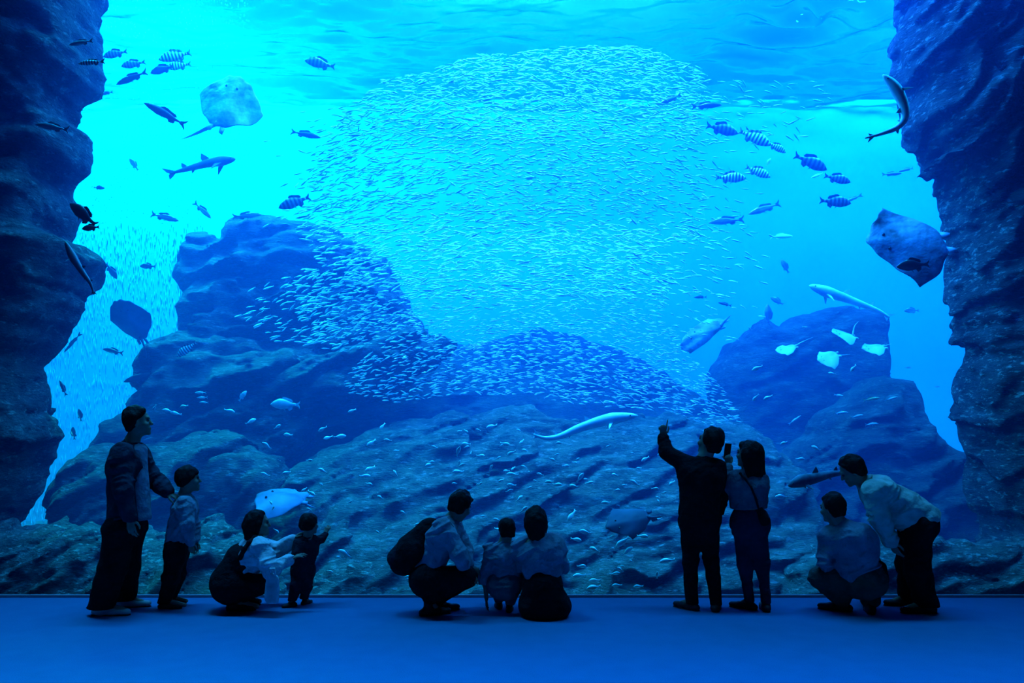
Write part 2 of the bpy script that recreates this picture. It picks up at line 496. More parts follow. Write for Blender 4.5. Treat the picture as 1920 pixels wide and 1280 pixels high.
rock('reef_rock', 'broad rock with an encrusted top behind the bright sardines, left of the school', [(350,520),(364,470),(385,450),(430,455),(445,430),(500,410),(560,420),(640,445),(720,490),(770,570),(800,680),(700,740),(500,760),(330,700),(345,600)],
     13.2, 0.9, R_REEF, res=0.045, tilt=0.35, rnd=0.6, amp=0.2, strata=(0.25, 2.0, 0.12), seed=21, zmin=0.5)
rock('reef_rock', 'dark shadowed rock ledge sloping down below the broad encrusted rock', [(266,740),(300,640),(345,620),(500,650),(640,660),(760,610),(860,640),(760,720),(620,770),(580,830),(520,900),(480,990),(250,990),(256,820)],
     12.0, 0.8, R_REEF, res=0.042, tilt=0.2, rnd=0.5, amp=0.16, strata=(0.42, 1.8, 0.14), seed=31)
rock('reef_rock', 'small pointed rock in front of the bright water, behind the tall man', [(176,850),(200,790),(235,772),(285,800),(310,880),(300,930),(180,930)],
     11.4, 0.4, R_FAR, res=0.04, rnd=0.35, amp=0.1, seed=41)
rock('reef_rock', 'low encrusted boulder behind the boy at the foot of the reef', [(104,1000),(106,910),(140,860),(205,835),(300,838),(420,800),(520,860),(560,960),(520,1060),(430,1110),(104,1110)],
     10.4, 0.6, R_REEF, res=0.04, tilt=0.35, rnd=0.5, amp=0.15, strata=(0.5, 2.2, 0.12), seed=51)
rock('reef_slope', 'wide layered reef slope with diagonal ridges across the middle of the tank', [(430,1150),(480,960),(570,865),(700,800),(830,772),(980,765),(1100,790),(1260,770),(1400,800),(1520,900),(1560,1150)],
     10.6, 0.55, R_REEF, res=0.04, tilt=1.5, rnd=0.45, amp=0.14, strata=(0.50, 2.4, 0.15), seed=61, zmin=-0.5)
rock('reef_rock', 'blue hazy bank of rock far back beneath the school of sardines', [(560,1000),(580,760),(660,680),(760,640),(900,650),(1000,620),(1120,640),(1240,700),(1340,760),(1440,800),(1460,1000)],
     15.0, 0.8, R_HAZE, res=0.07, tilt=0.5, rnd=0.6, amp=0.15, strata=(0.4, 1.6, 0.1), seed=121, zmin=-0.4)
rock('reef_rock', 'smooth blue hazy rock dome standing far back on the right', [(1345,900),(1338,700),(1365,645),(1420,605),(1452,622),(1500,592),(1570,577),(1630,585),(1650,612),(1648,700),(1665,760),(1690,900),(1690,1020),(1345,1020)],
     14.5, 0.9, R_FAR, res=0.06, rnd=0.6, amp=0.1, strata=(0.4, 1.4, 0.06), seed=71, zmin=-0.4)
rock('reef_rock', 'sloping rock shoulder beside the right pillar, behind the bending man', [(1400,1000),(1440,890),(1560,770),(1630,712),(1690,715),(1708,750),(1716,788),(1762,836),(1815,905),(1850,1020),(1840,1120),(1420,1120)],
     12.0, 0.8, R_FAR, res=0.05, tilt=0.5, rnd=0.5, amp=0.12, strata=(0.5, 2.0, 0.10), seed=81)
rock('boulder', 'bank of ridged boulders along the window behind the tall man and the boy', [(-120,1150),(-120,1000),(30,978),(80,988),(160,978),(260,995),(330,1005),(400,975),(480,1000),(540,1090),(560,1150)],
     8.75, 0.42, R_FRONT, res=0.028, tilt=0.7, rnd=0.3, amp=0.09, freq=1.8, strata=(0.6, 3.0, 0.09), seed=91)
rock('boulder', 'small low boulder beside the window, right of the toddler', [(556,1150),(570,1090),(620,1052),(690,1062),(720,1088),(748,1150)],
     8.5, 0.28, R_FRONT, res=0.025, tilt=0.4, rnd=0.25, amp=0.07, freq=2, strata=(0.3, 3.0, 0.06), seed=101)
rock('boulder', 'rough pale boulder along the window behind the crouching and bending men', [(1430,1150),(1480,1062),(1560,1012),(1660,1002),(1760,1006),(1860,1012),(1980,1000),(2060,1150)],
     8.7, 0.42, R_FRONT, res=0.028, tilt=0.6, rnd=0.3, amp=0.08, freq=1.9, strata=(0.35, 3.4, 0.08), seed=111)

# ------------------------------------------------------------------ fish
def m_fish(name, back, belly, bars=None, spec=0.5, rough=0.35, spots=None):
    m, nt, b = new_mat(name)
    tc = nd(nt, 'ShaderNodeTexCoord')
    sp = nd(nt, 'ShaderNodeSeparateXYZ'); nt.links.new(tc.outputs['Object'], sp.inputs[0])
    r = nd(nt, 'ShaderNodeValToRGB')
    mr = nd(nt, 'ShaderNodeMapRange'); mr.inputs[1].default_value = -0.12; mr.inputs[2].default_value = 0.12
    nt.links.new(sp.outputs['Z'], mr.inputs[0]); nt.links.new(mr.outputs[0], r.inputs[0])
    r.color_ramp.elements[0].position = 0.3; r.color_ramp.elements[1].position = 0.62
    r.color_ramp.elements[0].color = (*belly, 1); r.color_ramp.elements[1].color = (*back, 1)
    col = r.outputs[0]
    if bars:
        fr, bc = bars
        mu = nd(nt, 'ShaderNodeMath', operation='MULTIPLY'); mu.inputs[1].default_value = fr
        nt.links.new(sp.outputs['X'], mu.inputs[0])
        sn = nd(nt, 'ShaderNodeMath', operation='SINE'); nt.links.new(mu.outputs[0], sn.inputs[0])
        rr = nd(nt, 'ShaderNodeValToRGB'); rr.color_ramp.elements[0].position = 0.45; rr.color_ramp.elements[1].position = 0.6
        ma = nd(nt, 'ShaderNodeMapRange'); ma.inputs[1].default_value = -1; nt.links.new(sn.outputs[0], ma.inputs[0])
        nt.links.new(ma.outputs[0], rr.inputs[0])
        mx = nd(nt, 'ShaderNodeMixRGB'); mx.inputs['Color2'].default_value = (*bc, 1)
        nt.links.new(rr.outputs[0], mx.inputs['Fac']); nt.links.new(col, mx.inputs['Color1']); col = mx.outputs[0]
    if spots:
        sc, sc_col = spots
        n = nd(nt, 'ShaderNodeTexNoise'); n.inputs['Scale'].default_value = sc; n.inputs['Detail'].default_value = 3
        nt.links.new(tc.outputs['Object'], n.inputs['Vector'])
        rr = nd(nt, 'ShaderNodeValToRGB'); rr.color_ramp.elements[0].position = 0.5; rr.color_ramp.elements[1].position = 0.6
        nt.links.new(n.outputs['Fac'], rr.inputs[0])
        mx = nd(nt, 'ShaderNodeMixRGB'); mx.inputs['Color2'].default_value = (*sc_col, 1)
        nt.links.new(rr.outputs[0], mx.inputs['Fac']); nt.links.new(col, mx.inputs['Color1']); col = mx.outputs[0]
    nt.links.new(col, b.inputs['Base Color'])
    b.inputs['Roughness'].default_value = rough; b.inputs['Specular IOR Level'].default_value = spec
    return m


def loft_body(top, bot, wid, n=22, ring=14):
    """fish body along +x (nose at 0.5): top / bottom height and half width tables over t = 0 nose .. 1 tail root at -0.36"""
    t = np.linspace(0, 1, n) ** 1.15
    def cur(tab):
        a = np.array(tab); tt = np.linspace(0, 1, 200)
        v = np.interp(tt, a[:, 0], a[:, 1])
        k = np.ones(13)/13
        vp = np.pad(v, 6, mode='edge')
        v = np.convolve(vp, k, 'valid'); v[0] = a[0, 1]
        return np.interp(t, tt, v)
    T, B, W = cur(top), cur(bot), cur(wid)
    V = []; Fc = []
    x = 0.5 - 0.86*t
    for i in range(n):
        zc = (T[i]+B[i])/2; hz = (T[i]-B[i])/2
        for j in range(ring):
            a = 2*PI*j/ring
            V.append((x[i], W[i]*math.sin(a), zc + hz*math.cos(a)))
    for i in range(n-1):
        for j in range(ring):
            a, b = i*ring+j, i*ring+(j+1) % ring
            Fc.append((a, b, b+ring, a+ring))
    V.append((x[0]+0.004, 0, (T[0]+B[0])/2)); k = len(V)-1
    for j in range(ring): Fc.append((k, (j+1) % ring, j))
    V.append((x[-1]-0.004, 0, (T[-1]+B[-1])/2)); k = len(V)-1
    for j in range(ring): Fc.append((k, (n-1)*ring+j, (n-1)*ring+(j+1) % ring))
    return V, Fc


def fin_mesh(name, pts, th=0.012, M=None):
    """a fin: outline in (x, z), thick in the middle and thin at the edge"""
    n = len(pts)
    cx = sum(p[0] for p in pts)/n; cz = sum(p[1] for p in pts)/n
    V = [(p[0], th*0.25, p[1]) for p in pts] + [(p[0], -th*0.25, p[1]) for p in pts]
    V += [(cx, th, cz), (cx, -th, cz)]
    Fc = []
    for i in range(n):
        j = (i+1) % n
        Fc += [(i, j, 2*n), (n+j, n+i, 2*n+1), (i, n+i, n+j, j)]
    if M is not None: V = [tuple(M @ Vector(v)) for v in V]
    return mesh_from(name, V, Fc, smooth=False)


def ball_mesh(name, c, r, n=8):
    V = []; Fc = []
    for i in range(1, n):
        for j in range(2*n):
            th, ph = PI*i/n, PI*j/n
            V.append((c[0]+r*math.sin(th)*math.cos(ph), c[1]+r*math.sin(th)*math.sin(ph), c[2]+r*math.cos(th)))
    V += [(c[0], c[1], c[2]+r), (c[0], c[1], c[2]-r)]
    m = 2*n
    for i in range(n-2):
        for j in range(m):
            Fc.append((i*m+j, i*m+m+j, i*m+m+(j+1) % m, i*m+(j+1) % m))
    for j in range(m):
        Fc.append((len(V)-2, j, (j+1) % m)); Fc.append((len(V)-1, (n-2)*m+(j+1) % m, (n-2)*m+j))
    return mesh_from(name, V, Fc)


M_EYE = mat_plain('fish_eye', (0.01, 0.01, 0.012), 0.1, 0.6)
FM = dict(
    dark=m_fish('dark_scales', (0.010, 0.018, 0.03), (0.03, 0.05, 0.07)),
    knife=m_fish('banded_scales', (0.02, 0.03, 0.05), (0.05, 0.07, 0.1), bars=(52, (0.14, 0.20, 0.26))),
    striped=m_fish('striped_scales', (0.03, 0.04, 0.06), (0.06, 0.08, 0.1), bars=(62, (0.75, 0.85, 0.9))),
    silver=m_fish('silver_flank', (0.10, 0.16, 0.24), (0.85, 0.92, 0.95), rough=0.25),
    pale=m_fish('pale_scales', (0.70, 0.82, 0.86), (0.90, 0.95, 0.97), spots=None),
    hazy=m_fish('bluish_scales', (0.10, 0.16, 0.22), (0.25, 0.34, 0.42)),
    golden=m_fish('golden_scales', (0.45, 0.50, 0.22), (0.80, 0.85, 0.60)),
)
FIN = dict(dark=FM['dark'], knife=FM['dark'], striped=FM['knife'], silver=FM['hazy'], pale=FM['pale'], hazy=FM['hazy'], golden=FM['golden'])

DEEP = dict(top=[(0, .0), (.12, .10), (.35, .19), (.6, .16), (.85, .06), (1, .045)], bot=[(0, -.03), (.12, -.10), (.4, -.17), (.7, -.13), (.88, -.05), (1, -.045)],
            wid=[(0, .01), (.15, .06), (.4, .085), (.7, .05), (1, .014)])
SLIM = dict(top=[(0, .0), (.12, .055), (.35, .10), (.6, .09), (.85, .035), (1, .02)], bot=[(0, -.02), (.12, -.06), (.4, -.10), (.7, -.075), (.88, -.03), (1, -.02)],
            wid=[(0, .01), (.15, .05), (.4, .07), (.7, .05), (1, .012)])
THIN = dict(top=[(0, .0), (.12, .03), (.35, .05), (.6, .05), (.85, .025), (1, .015)], bot=[(0, -.01), (.12, -.035), (.4, -.06), (.7, -.05), (.88, -.025), (1, -.015)],
            wid=[(0, .008), (.15, .03), (.4, .045), (.7, .03), (1, .01)])

FISH_PARTS = {}


def fish_parts(shape):
    if shape in FISH_PARTS: return FISH_PARTS[shape]
    S = dict(deep=DEEP, slim=SLIM, thin=THIN)[shape]
    k = dict(deep=1.0, slim=0.62, thin=0.35)[shape]
    P = {}
    V, Fc = loft_body(**S)
    P['body'] = mesh_from('fish_body', V, Fc)
    fk = dict(deep=0.05, slim=0.09, thin=0.09)[shape]
    h = dict(deep=0.13, slim=0.13, thin=0.085)[shape]
    P['tail_fin'] = fin_mesh('tail_fin', [(-.34, .035), (-.42, .06), (-.5, h), (-.485, h*.5), (-.5+fk, 0), (-.485, -h*.5), (-.5, -h), (-.42, -.06), (-.34, -.035)])
    P['dorsal_fin'] = fin_mesh('dorsal_fin', [(.16, .16*k), (.08, .24*k), (.0, .235*k), (-.1, .20*k), (-.2, .17*k), (-.25, .10*k), (-.2, .06*k), (-.1, .09*k), (.05, .14*k)])
    P['anal_fin'] = fin_mesh('anal_fin', [(-.08, -.13*k), (-.14, -.21*k), (-.24, -.15*k), (-.25, -.06*k), (-.15, -.09*k)])
    for s in (1, -1):
        M = Matrix.Translation((.17, s*.065*max(k, .6), -.04*k)) @ Matrix.Rotation(s*0.6, 4, 'Z')
        P['pectoral_fin' + ('' if s > 0 else '_')] = fin_mesh('pectoral_fin', [(0, .02), (-.06, .035), (-.14, .0), (-.12, -.05), (-.05, -.03), (0, -.01)], .008, M)
        P['eye' + ('' if s > 0 else '_')] = ball_mesh('eye', (.40, s*.036*max(k, .7), .035*k), .014, 6)
    P['ventral_fin'] = fin_mesh('ventral_fin', [(.10, -.13*k), (.03, -.16*k), (-.02, -.24*k), (.02, -.15*k)], .01)
    FISH_PARTS[shape] = P
    return P


def fish_matrix(px, py, Y, L, ang, yaw=0.0, roll=0.0):
    a = math.radians(ang)
    f = Vector((math.cos(a)*math.cos(yaw), math.sin(yaw), math.sin(a)*math.cos(yaw))).normalized()
    up = Vector((-math.sin(a), 0, math.cos(a)))
    if up.z < -0.05: up = -up
    up = (up - up.dot(f)*f).normalized()
    lf = up.cross(f)
    s = L*Y/F
    R = Matrix((f, lf, up)).transposed().to_4x4()
    return Matrix.Translation(at(px, py, Y)) @ R @ Matrix.Rotation(roll, 4, 'X') @ Matrix.Diagonal((s, s, s, 1))


def fish(label, px, py, L, ang, kind, Y, shape='deep', yaw=None, group=None, name='fish'):
    P = fish_parts(shape)
    if yaw is None: yaw = random.uniform(-0.25, 0.25)
    r = empty(name, (0, 0, 0))
    r.matrix_world = fish_matrix(px, py, Y, L, ang, yaw)
    tag(r, label, 'fish', group)
    for k, me in P.items():
        m = M_EYE if k.startswith('eye') else (FM[kind] if k == 'body' else FIN[kind])
        o = bpy.data.objects.new(k.rstrip('_'), me)
        C.objects.link(o); o.parent = r
        if not me.materials: me.materials.append(m)
        o.material_slots[0].link = 'OBJECT'
        o.material_slots[0].material = m
    return r


G1 = 'banded fish by the left pillar'
fish('dark banded fish touching the left pillar, topmost of its group', 216, 101, 45, 195, 'knife', 10.6, group=G1)
fish('dark banded fish, second from the left pillar in the upper left group', 250, 120, 44, 195, 'knife', 10.8, group=G1)
fish('largest plain dark fish in the group beside the upper left pillar', 247, 146, 64, 200, 'dark', 10.4, 'slim', group=G1)
fish('banded fish with tail raised, top right of the upper left group', 328, 105, 60, 198, 'striped', 11.0, group=G1)
fish('plain dark fish overlapping a striped fish in the upper left group', 304, 130, 46, 196, 'dark', 10.9, group=G1)
fish('striped fish half hidden behind a dark one in the upper left group', 334, 123, 48, 190, 'striped', 11.3, group=G1)
fish('tiny dark fish at the edge of the left pillar, left of a pair', 180, 172, 24, 190, 'hazy', 11.5, 'slim')
fish('tiny dark fish, right one of a pair below the upper left group', 199, 175, 26, 192, 'dark', 11.2, 'slim')
fish('black bream with a forked tail left of the large stingray', 310, 214, 82, 153, 'dark', 10.2, 'slim')
fish('slim dark fish pointing at the sardine school from the left', 573, 252, 58, 348, 'dark', 11.4, 'slim')
fish('dark fish with a pale patch near the tail, alone above the school', 600, 119, 56, 172, 'knife', 11.2)
fish('dark banded fish above the encrusted rock, left of the school', 552, 379, 62, 203, 'knife', 10.8)
fish('small hazy blue fish standing head up in the bright water', 251, 308, 28, 125, 'hazy', 13.0)
fish('tiny dark oval fish above the three silver fish', 186, 352, 20, 0, 'dark', 12.0)
fish('black plump fish at the notch of the left pillar', 156, 402, 66, 140, 'dark', 8.12, 'deep', 0.05)
fish('small black fish just under the plump black one at the pillar', 170, 427, 34, 185, 'dark', 8.10, 'deep', 0.05)
fish('silver fish above the bright water gap, leftmost of three', 309, 407, 60, 345, 'silver', 11.0, 'slim')
fish('silver fish diving, middle one of three above the rock', 380, 394, 48, 318, 'silver', 11.2, 'slim')
fish('silver fish just over the rock top, rightmost of three', 463, 404, 54, 6, 'silver', 11.0, 'slim')
fish('small dark fish diving in the bright gap above the small ray', 209, 508, 34, 302, 'dark', 12.0)
fish('small dark fish facing left above the small ray', 277, 499, 30, 178, 'dark', 12.4)
fish('very thin dark fish slanting beside the left pillar', 136, 642, 48, 230, 'dark', 12.0, 'thin')
fish('dark fish just below the small ray', 212, 658, 46, 168, 'dark', 11.8, 'slim')
fish('long dark fish above the head of the tall man', 268, 705, 70, 198, 'dark', 11.4, 'slim')
fish('dark fish swimming steeply beside the lower left pillar', 118, 727, 34, 118, 'dark', 11.0, 'slim')
fish('small dark fish upright in the bright gap, upper of two near the tall man', 150, 778, 24, 97, 'dark', 12.0)
fish('small dark fish upright in the bright gap, lower of two near the tall man', 138, 812, 25, 92, 'dark', 12.0)
fish('pale fish in front of the upper left pillar', 152, 80, 46, 190, 'hazy', 8.12, 'slim', 0.0)
fish('silvery fish crossing the edge of the left pillar', 172, 117, 50, 185, 'striped', 8.12, 'slim', 0.0)
fish('blurred bluish fish in front of the middle of the left pillar', 98, 238, 64, 170, 'hazy', 8.14, 'slim', 0.0)

G2 = 'banded fish in a line by the right pillar'
fish('slim dark fish rising at the upper right edge of the school', 1257, 186, 50, 207, 'dark', 11.2, 'slim')
fish('dark fish with a pale back, just above the line of banded fish', 1325, 198, 56, 2, 'dark', 11.0, 'slim')
fish('dark banded fish, first in the line next to the school', 1354, 242, 64, 350, 'knife', 10.8, group=G2)
fish('banded fish with a pale tail end, second in the upper right line', 1415, 258, 66, 332, 'striped', 11.0, group=G2)
fish('small boldly striped fish, third in the upper right line', 1456, 276, 40, 332, 'striped', 11.3, group=G2)
fish('dark banded fish with a broad tail, fourth in the upper right line', 1520, 304, 68, 338, 'knife', 10.9, group=G2)
fish('dark banded fish, last in the upper right line', 1570, 335, 50, 345, 'knife', 11.2, group=G2)
fish('dark banded fish alone under the end of the upper right line', 1566, 378, 60, 356, 'knife', 11.0)
fish('thin fish crossing behind the lowest banded fish on the right', 1597, 373, 50, 203, 'hazy', 11.8, 'thin')
fish('black and white striped fish, lower left of a pair under the line', 1370, 333, 56, 355, 'striped', 11.2)
fish('black and white striped fish, upper right of a pair under the line', 1421, 322, 50, 334, 'striped', 11.4)
fish('silver fish with a curved back, lower of two right of the school', 1362, 414, 66, 184, 'silver', 10.8, 'slim')
fish('silver fish with a lit back, upper of two right of the school', 1433, 391, 64, 199, 'silver', 11.0, 'slim')
fish('tiny pale fish between the striped pair and the line', 1441, 304, 16, 60, 'pale', 12.0)
fish('tiny pale fish under the fourth fish of the line', 1532, 329, 24, 200, 'pale', 12.5, 'slim')
fish('faint hazy fish in open water above the domed rock', 1465, 443, 42, 2, 'pale', 14.0, 'slim')
fish('hazy blue bream in open water on the right', 1472, 499, 30, 120, 'hazy', 13.0)
fish('dark oval fish above the tilted ray, left of two', 1313, 557, 24, 180, 'dark', 12.0, 'slim')
fish('dark oval fish above the tilted ray, right of two', 1359, 570, 26, 165, 'dark', 12.0, 'slim')
fish('blue fish standing on its tail above the domed rock', 1440, 590, 40, 95, 'hazy', 13.0)
fish('blue fish left of the long shark above the domed rock', 1457, 564, 28, 150, 'hazy', 13.2)
fish('small hazy fish right of the long shark', 1709, 582, 28, 180, 'hazy', 13.0)
fish('tiny fish in the narrow water gap by the right pillar, upper', 1703, 689, 15, 0, 'hazy', 13.0, 'slim')
fish('tiny fish in the narrow water gap by the right pillar, lower', 1757, 725, 13, 0, 'hazy', 13.0, 'slim')
fish('slim dark fish left of the right pillar, below the curved shark', 1672, 326, 36, 2, 'hazy', 11.5, 'slim')
fish('tiny dark fish next to the notch of the right pillar', 1699, 318, 26, 190, 'hazy', 11.8, 'slim')
fish('black plump fish right under the stingray by the right pillar', 1712, 497, 62, 184, 'dark', 8.35, 'deep', 0.0)
fish('golden fish over the sloping shoulder, largest of its group', 1634, 748, 30, 8, 'golden', 10.6, 'slim')
fish('pale fish over the sloping shoulder, rightmost of its group', 1672, 747, 24, 15, 'pale', 10.8, 'slim')
fish('pale fish over the sloping shoulder, leftmost of its group', 1577, 774, 28, 5, 'pale', 10.6, 'slim')
fish('pale fish over the sloping shoulder, in the middle of its group', 1607, 780, 22, 15, 'pale', 10.6, 'slim')
fish('pale fish over the sloping shoulder, lowest of its group', 1635, 795, 26, 5, 'pale', 10.5, 'slim')
fish('small pale fish above the shoulder, topmost of its group', 1573, 741, 18, 350, 'pale', 10.8, 'slim')
fish('thin pale fish slanting above the woman with the phone', 1490, 787, 30, 35, 'pale', 10.8, 'thin')
fish('pale scaled bream with a white tail above the crouching mother', 535, 758, 58, 178, 'pale', 10.6)
fish('hazy striped fish in front of the dark ledge', 350, 655, 46, 215, 'striped', 10.9)
fish('pale fish on the dark ledge, top of a column of three', 376, 736, 24, 180, 'pale', 10.6, 'slim')
fish('pale fish on the dark ledge, middle of a column of three', 379, 745, 20, 182, 'pale', 10.6, 'slim')
fish('pale fish on the dark ledge, bottom of a column of three', 382, 754, 18, 178, 'pale', 10.6, 'slim')
fish('pale fish standing upright right of the column of three', 455, 742, 24, 55, 'pale', 10.6)
fish('pale fish close to the window right of the toddler', 647, 1038, 30, 150, 'pale', 8.3)
fish('bright pale fish left of the couple, above the crouching man', 1466, 931, 26, 178, 'pale', 8.6)

# the pale fish that hover over the reef: one small mesh, copied
def small_fish_mesh():
    V, Fc = loft_body(**DEEP, n=9, ring=8)
    n0 = len(V)
    V += [(-.33, .012, .02), (-.33, .012, -.02), (-.5, .004, .12), (-.46, .004, 0), (-.5, .004, -.12),
          (-.33, -.012, .02), (-.33, -.012, -.02), (-.5, -.004, .12), (-.46, -.004, 0), (-.5, -.004, -.12)]
    a = n0
    Fc += [(a, a+2, a+3), (a, a+3, a+1), (a+1, a+3, a+4), (a+5, a+8, a+7), (a+5, a+6, a+8), (a+6, a+9, a+8),
           (a, a+5, a+7, a+2), (a+2, a+7, a+8, a+3), (a+3, a+8, a+9, a+4), (a+4, a+9, a+6, a+1)]
    return mesh_from('reef_fish', V, Fc)


SM = small_fish_mesh(); SM.materials.append(FM['pale'])
REEF_PTS = [(605,804),(615,820),(637,818),(696,830),(727,825),(717,799),(605,882),(580,863),(694,878),(684,892),(692,907),(497,889),(537,886),(815,838),(859,846),(901,854),(922,799),(874,832),(947,832),(978,828),(959,849),(805,870),(865,872),(859,884),(1035,861),(1013,889),(961,889),(959,909),(955,920),(974,934),(1030,903),(1045,908),(1076,911),(1088,895),(1105,905),(1136,942),(1153,890),(1072,966),(1097,997),(1080,1011),(1167,1016),(1176,1033),(1115,1030),(1147,1007),(1057,1051),(1090,1061),(1086,1079),(1115,1088),(1113,1101),(1157,1097),(1163,1067),(1153,1075),(1197,1099),(1251,1051),(1232,1078),(1234,974),(1205,1005),(584,924),(713,932),(982,955),
            (315,770),(345,762),(330,775),(290,764),(470,790),(520,800),(540,815),(500,835),(430,770),(660,770),(1240,850),(1260,905),(1210,860),(1190,905),(1470,830),(1500,860),(1530,840),(1440,745),(1420,690),(1417,745),(1560,700),(1600,690)]
REEF_BIG = {(1167,1016):32,(1176,1033):26,(1072,966):27,(1251,1051):30,(1086,1079):28,(1113,1101):28,(1115,1088):24,(1097,997):24,(1080,1011):22,(1057,1051):20,(859,846):22,(637,818):24,(1045,908):20,(1030,903):18,(1076,911):18,(1157,1097):20}


def reef_depth(px, py):
    if py > 990: return random.uniform(7.95, 8.25)
    if py > 900: return random.uniform(8.3, 8.7)
    if py > 820: return random.uniform(8.6, 9.4)
    return random.uniform(9.3, 9.9)


for i in range(70):
    while True:
        px = random.gauss(900, 260); py = random.uniform(800, 1095)
        if 480 < px < 1270 and py > 790 + 0.18*abs(px-900): break
    REEF_PTS.append((px, py))
for i, (px, py) in enumerate(REEF_PTS):
    L = REEF_BIG.get((px, py), random.uniform(14, 23) if i < 82 else random.uniform(9, 15))
    o = bpy.data.objects.new('reef_fish', SM)
    C.objects.link(o)
    Y = reef_depth(px, py)
    o.matrix_world = fish_matrix(px, py, Y, L, random.choice([0, 0, 180, 180, 180]) + random.gauss(0, 28), random.uniform(-.5, .5))
    tag(o, 'small pale blue fish hovering over the layered reef', 'fish', 'pale fish over the reef')

# ------------------------------------------------------------------ the school of sardines
def sardine_arrays():
    S = dict(top=[(0, .0), (.15, .05), (.4, .085), (.7, .06), (1, .02)], bot=[(0, -.01), (.15, -.06), (.4, -.095), (.7, -.06), (1, -.02)],
             wid=[(0, .006), (.2, .04), (.45, .05), (.75, .03), (1, .008)])
    V, Fc = loft_body(**S, n=6, ring=6)
    n0 = len(V)
    V += [(-.34, .008, .01), (-.5, .003, .085), (-.44, .003, 0), (-.5, .003, -.085), (-.34, .008, -.01),
          (-.34, -.008, .01), (-.5, -.003, .085), (-.44, -.003, 0), (-.5, -.003, -.085), (-.34, -.008, -.01)]
    a = n0
    Fc += [(a, a+1, a+2), (a, a+2, a+4), (a+4, a+2, a+3), (a+5, a+7, a+6), (a+5, a+9, a+7), (a+9, a+8, a+7)]
    return V, Fc


SAV, SAF = sardine_arrays()
M_SARD = m_fish('sardine_silver', (0.30, 0.42, 0.52), (0.85, 0.93, 0.95), rough=0.3, spec=0.6)
SARD = mesh_from('sardine', SAV, SAF); SARD.materials.append(M_SARD)

SCHOOL = [(660,200),(720,150),(800,135),(880,105),(970,98),(1060,88),(1200,85),(1265,110),(1325,130),(1330,175),(1310,250),(1320,330),(1330,430),(1280,500),(1240,590),(1290,660),(1350,720),(1395,790),(1330,800),(1250,770),(1100,760),(980,740),(860,740),(740,755),(650,735),(650,700),(720,640),(640,660),(520,640),(440,590),(470,540),(600,490),(560,430),(580,330),(600,260)]
SPX = np.array(SCHOOL, float)


def in_poly(x, y):
    return poly_dist(np.array([x], np.float32), np.array([y], np.float32), SCHOOL)[0] < 0


def school_point(rng):
    while True:
        x = rng.uniform(430, 1400); y = rng.uniform(82, 805)
        if not in_poly(x, y): continue
        # crowded crown, open middle, thick lower skirt
        d = 1.0 if y < 260 else (0.62 if y < 430 else 0.8)
        if x < 660 and y > 420: d = 0.55 if x > 560 else 0.22
        if x > 1230 and 260 < y < 520: d = 0.35
        if rng.random() < d: return x, y


def school_pose(x, y, rng):
    Y = float(np.clip(rng.normal(11.9, 0.55), 10.4, 13.2))
    if y > 600: Y = float(np.clip(rng.normal(11.3, 0.5), 10.2, 12.6))
    if x < 700 and y > 420: Y = float(rng.uniform(10.6, 11.4))
    # the school turns about its middle: level on the crown, slanting on the flanks
    base = 180 if rng.random() < 0.85 else 0
    tilt = -14*(x-980)/350 * (1 if y > 250 else 0.7)
    return Y, base + tilt + rng.normal(0, 13), rng.normal(0, 0.35)


rs = np.random.default_rng(42)
N_ONE, N_MASS = 300, 9000
pts = [school_point(rs) for _ in range(N_MASS + N_ONE)]
# single fish: the near ones
for k in range(N_ONE):
    x, y = pts[k]
    Y, ang, yaw = school_pose(x, y, rs)
    Y = max(10.1, Y - 1.1)
    L = rs.uniform(19, 26) * (1.15 if y < 260 or x < 660 else (0.75 if y > 560 else 1.0))
    o = bpy.data.objects.new('sardine', SARD)
    C.objects.link(o)
    o.matrix_world = fish_matrix(x, y, Y, L, ang, yaw)
    tag(o, 'silver sardine on the near side of the big school', 'fish', 'sardines of the school')
# loose stragglers on the flanks of the school
for k in range(500):
    if k < 280: x, y = rs.normal(1310, 60), rs.uniform(260, 640)
    elif k < 400: x, y = rs.normal(620, 50), rs.uniform(200, 440)
    else: x, y = rs.normal(1400, 90), rs.uniform(150, 270)
    pts.append((float(np.clip(x, 500, 1600)), y))
SV = np.array(SAV); mv, mf = [], []
tri = [list(f) for f in SAF]
for k in range(N_ONE, len(pts)):
    x, y = pts[k]
    Y, ang, yaw = school_pose(x, y, rs)
    L = rs.uniform(13, 22) * (0.72 if y > 560 and x > 640 else 1.0)
    M = np.array(fish_matrix(x, y, Y, L, ang, yaw))
    n0 = len(mv) * len(SV)
    mv.append(SV @ M[:3, :3].T + M[:3, 3])
    mf += [[i + n0 for i in f] for f in tri]
o_c = np.array(at(980, 420, 11.9))
me = bpy.data.meshes.new('sardine_school')
me.from_pydata((np.concatenate(mv) - o_c).tolist(), [], mf)
me.update()
me.polygons.foreach_set('use_smooth', np.ones(len(me.polygons), dtype=bool))
tag(link('sardine_school', me, M_SARD, loc=tuple(o_c)), 'dense swirling mass of silver sardines filling the middle of the tank', 'school of fish', kind='stuff')

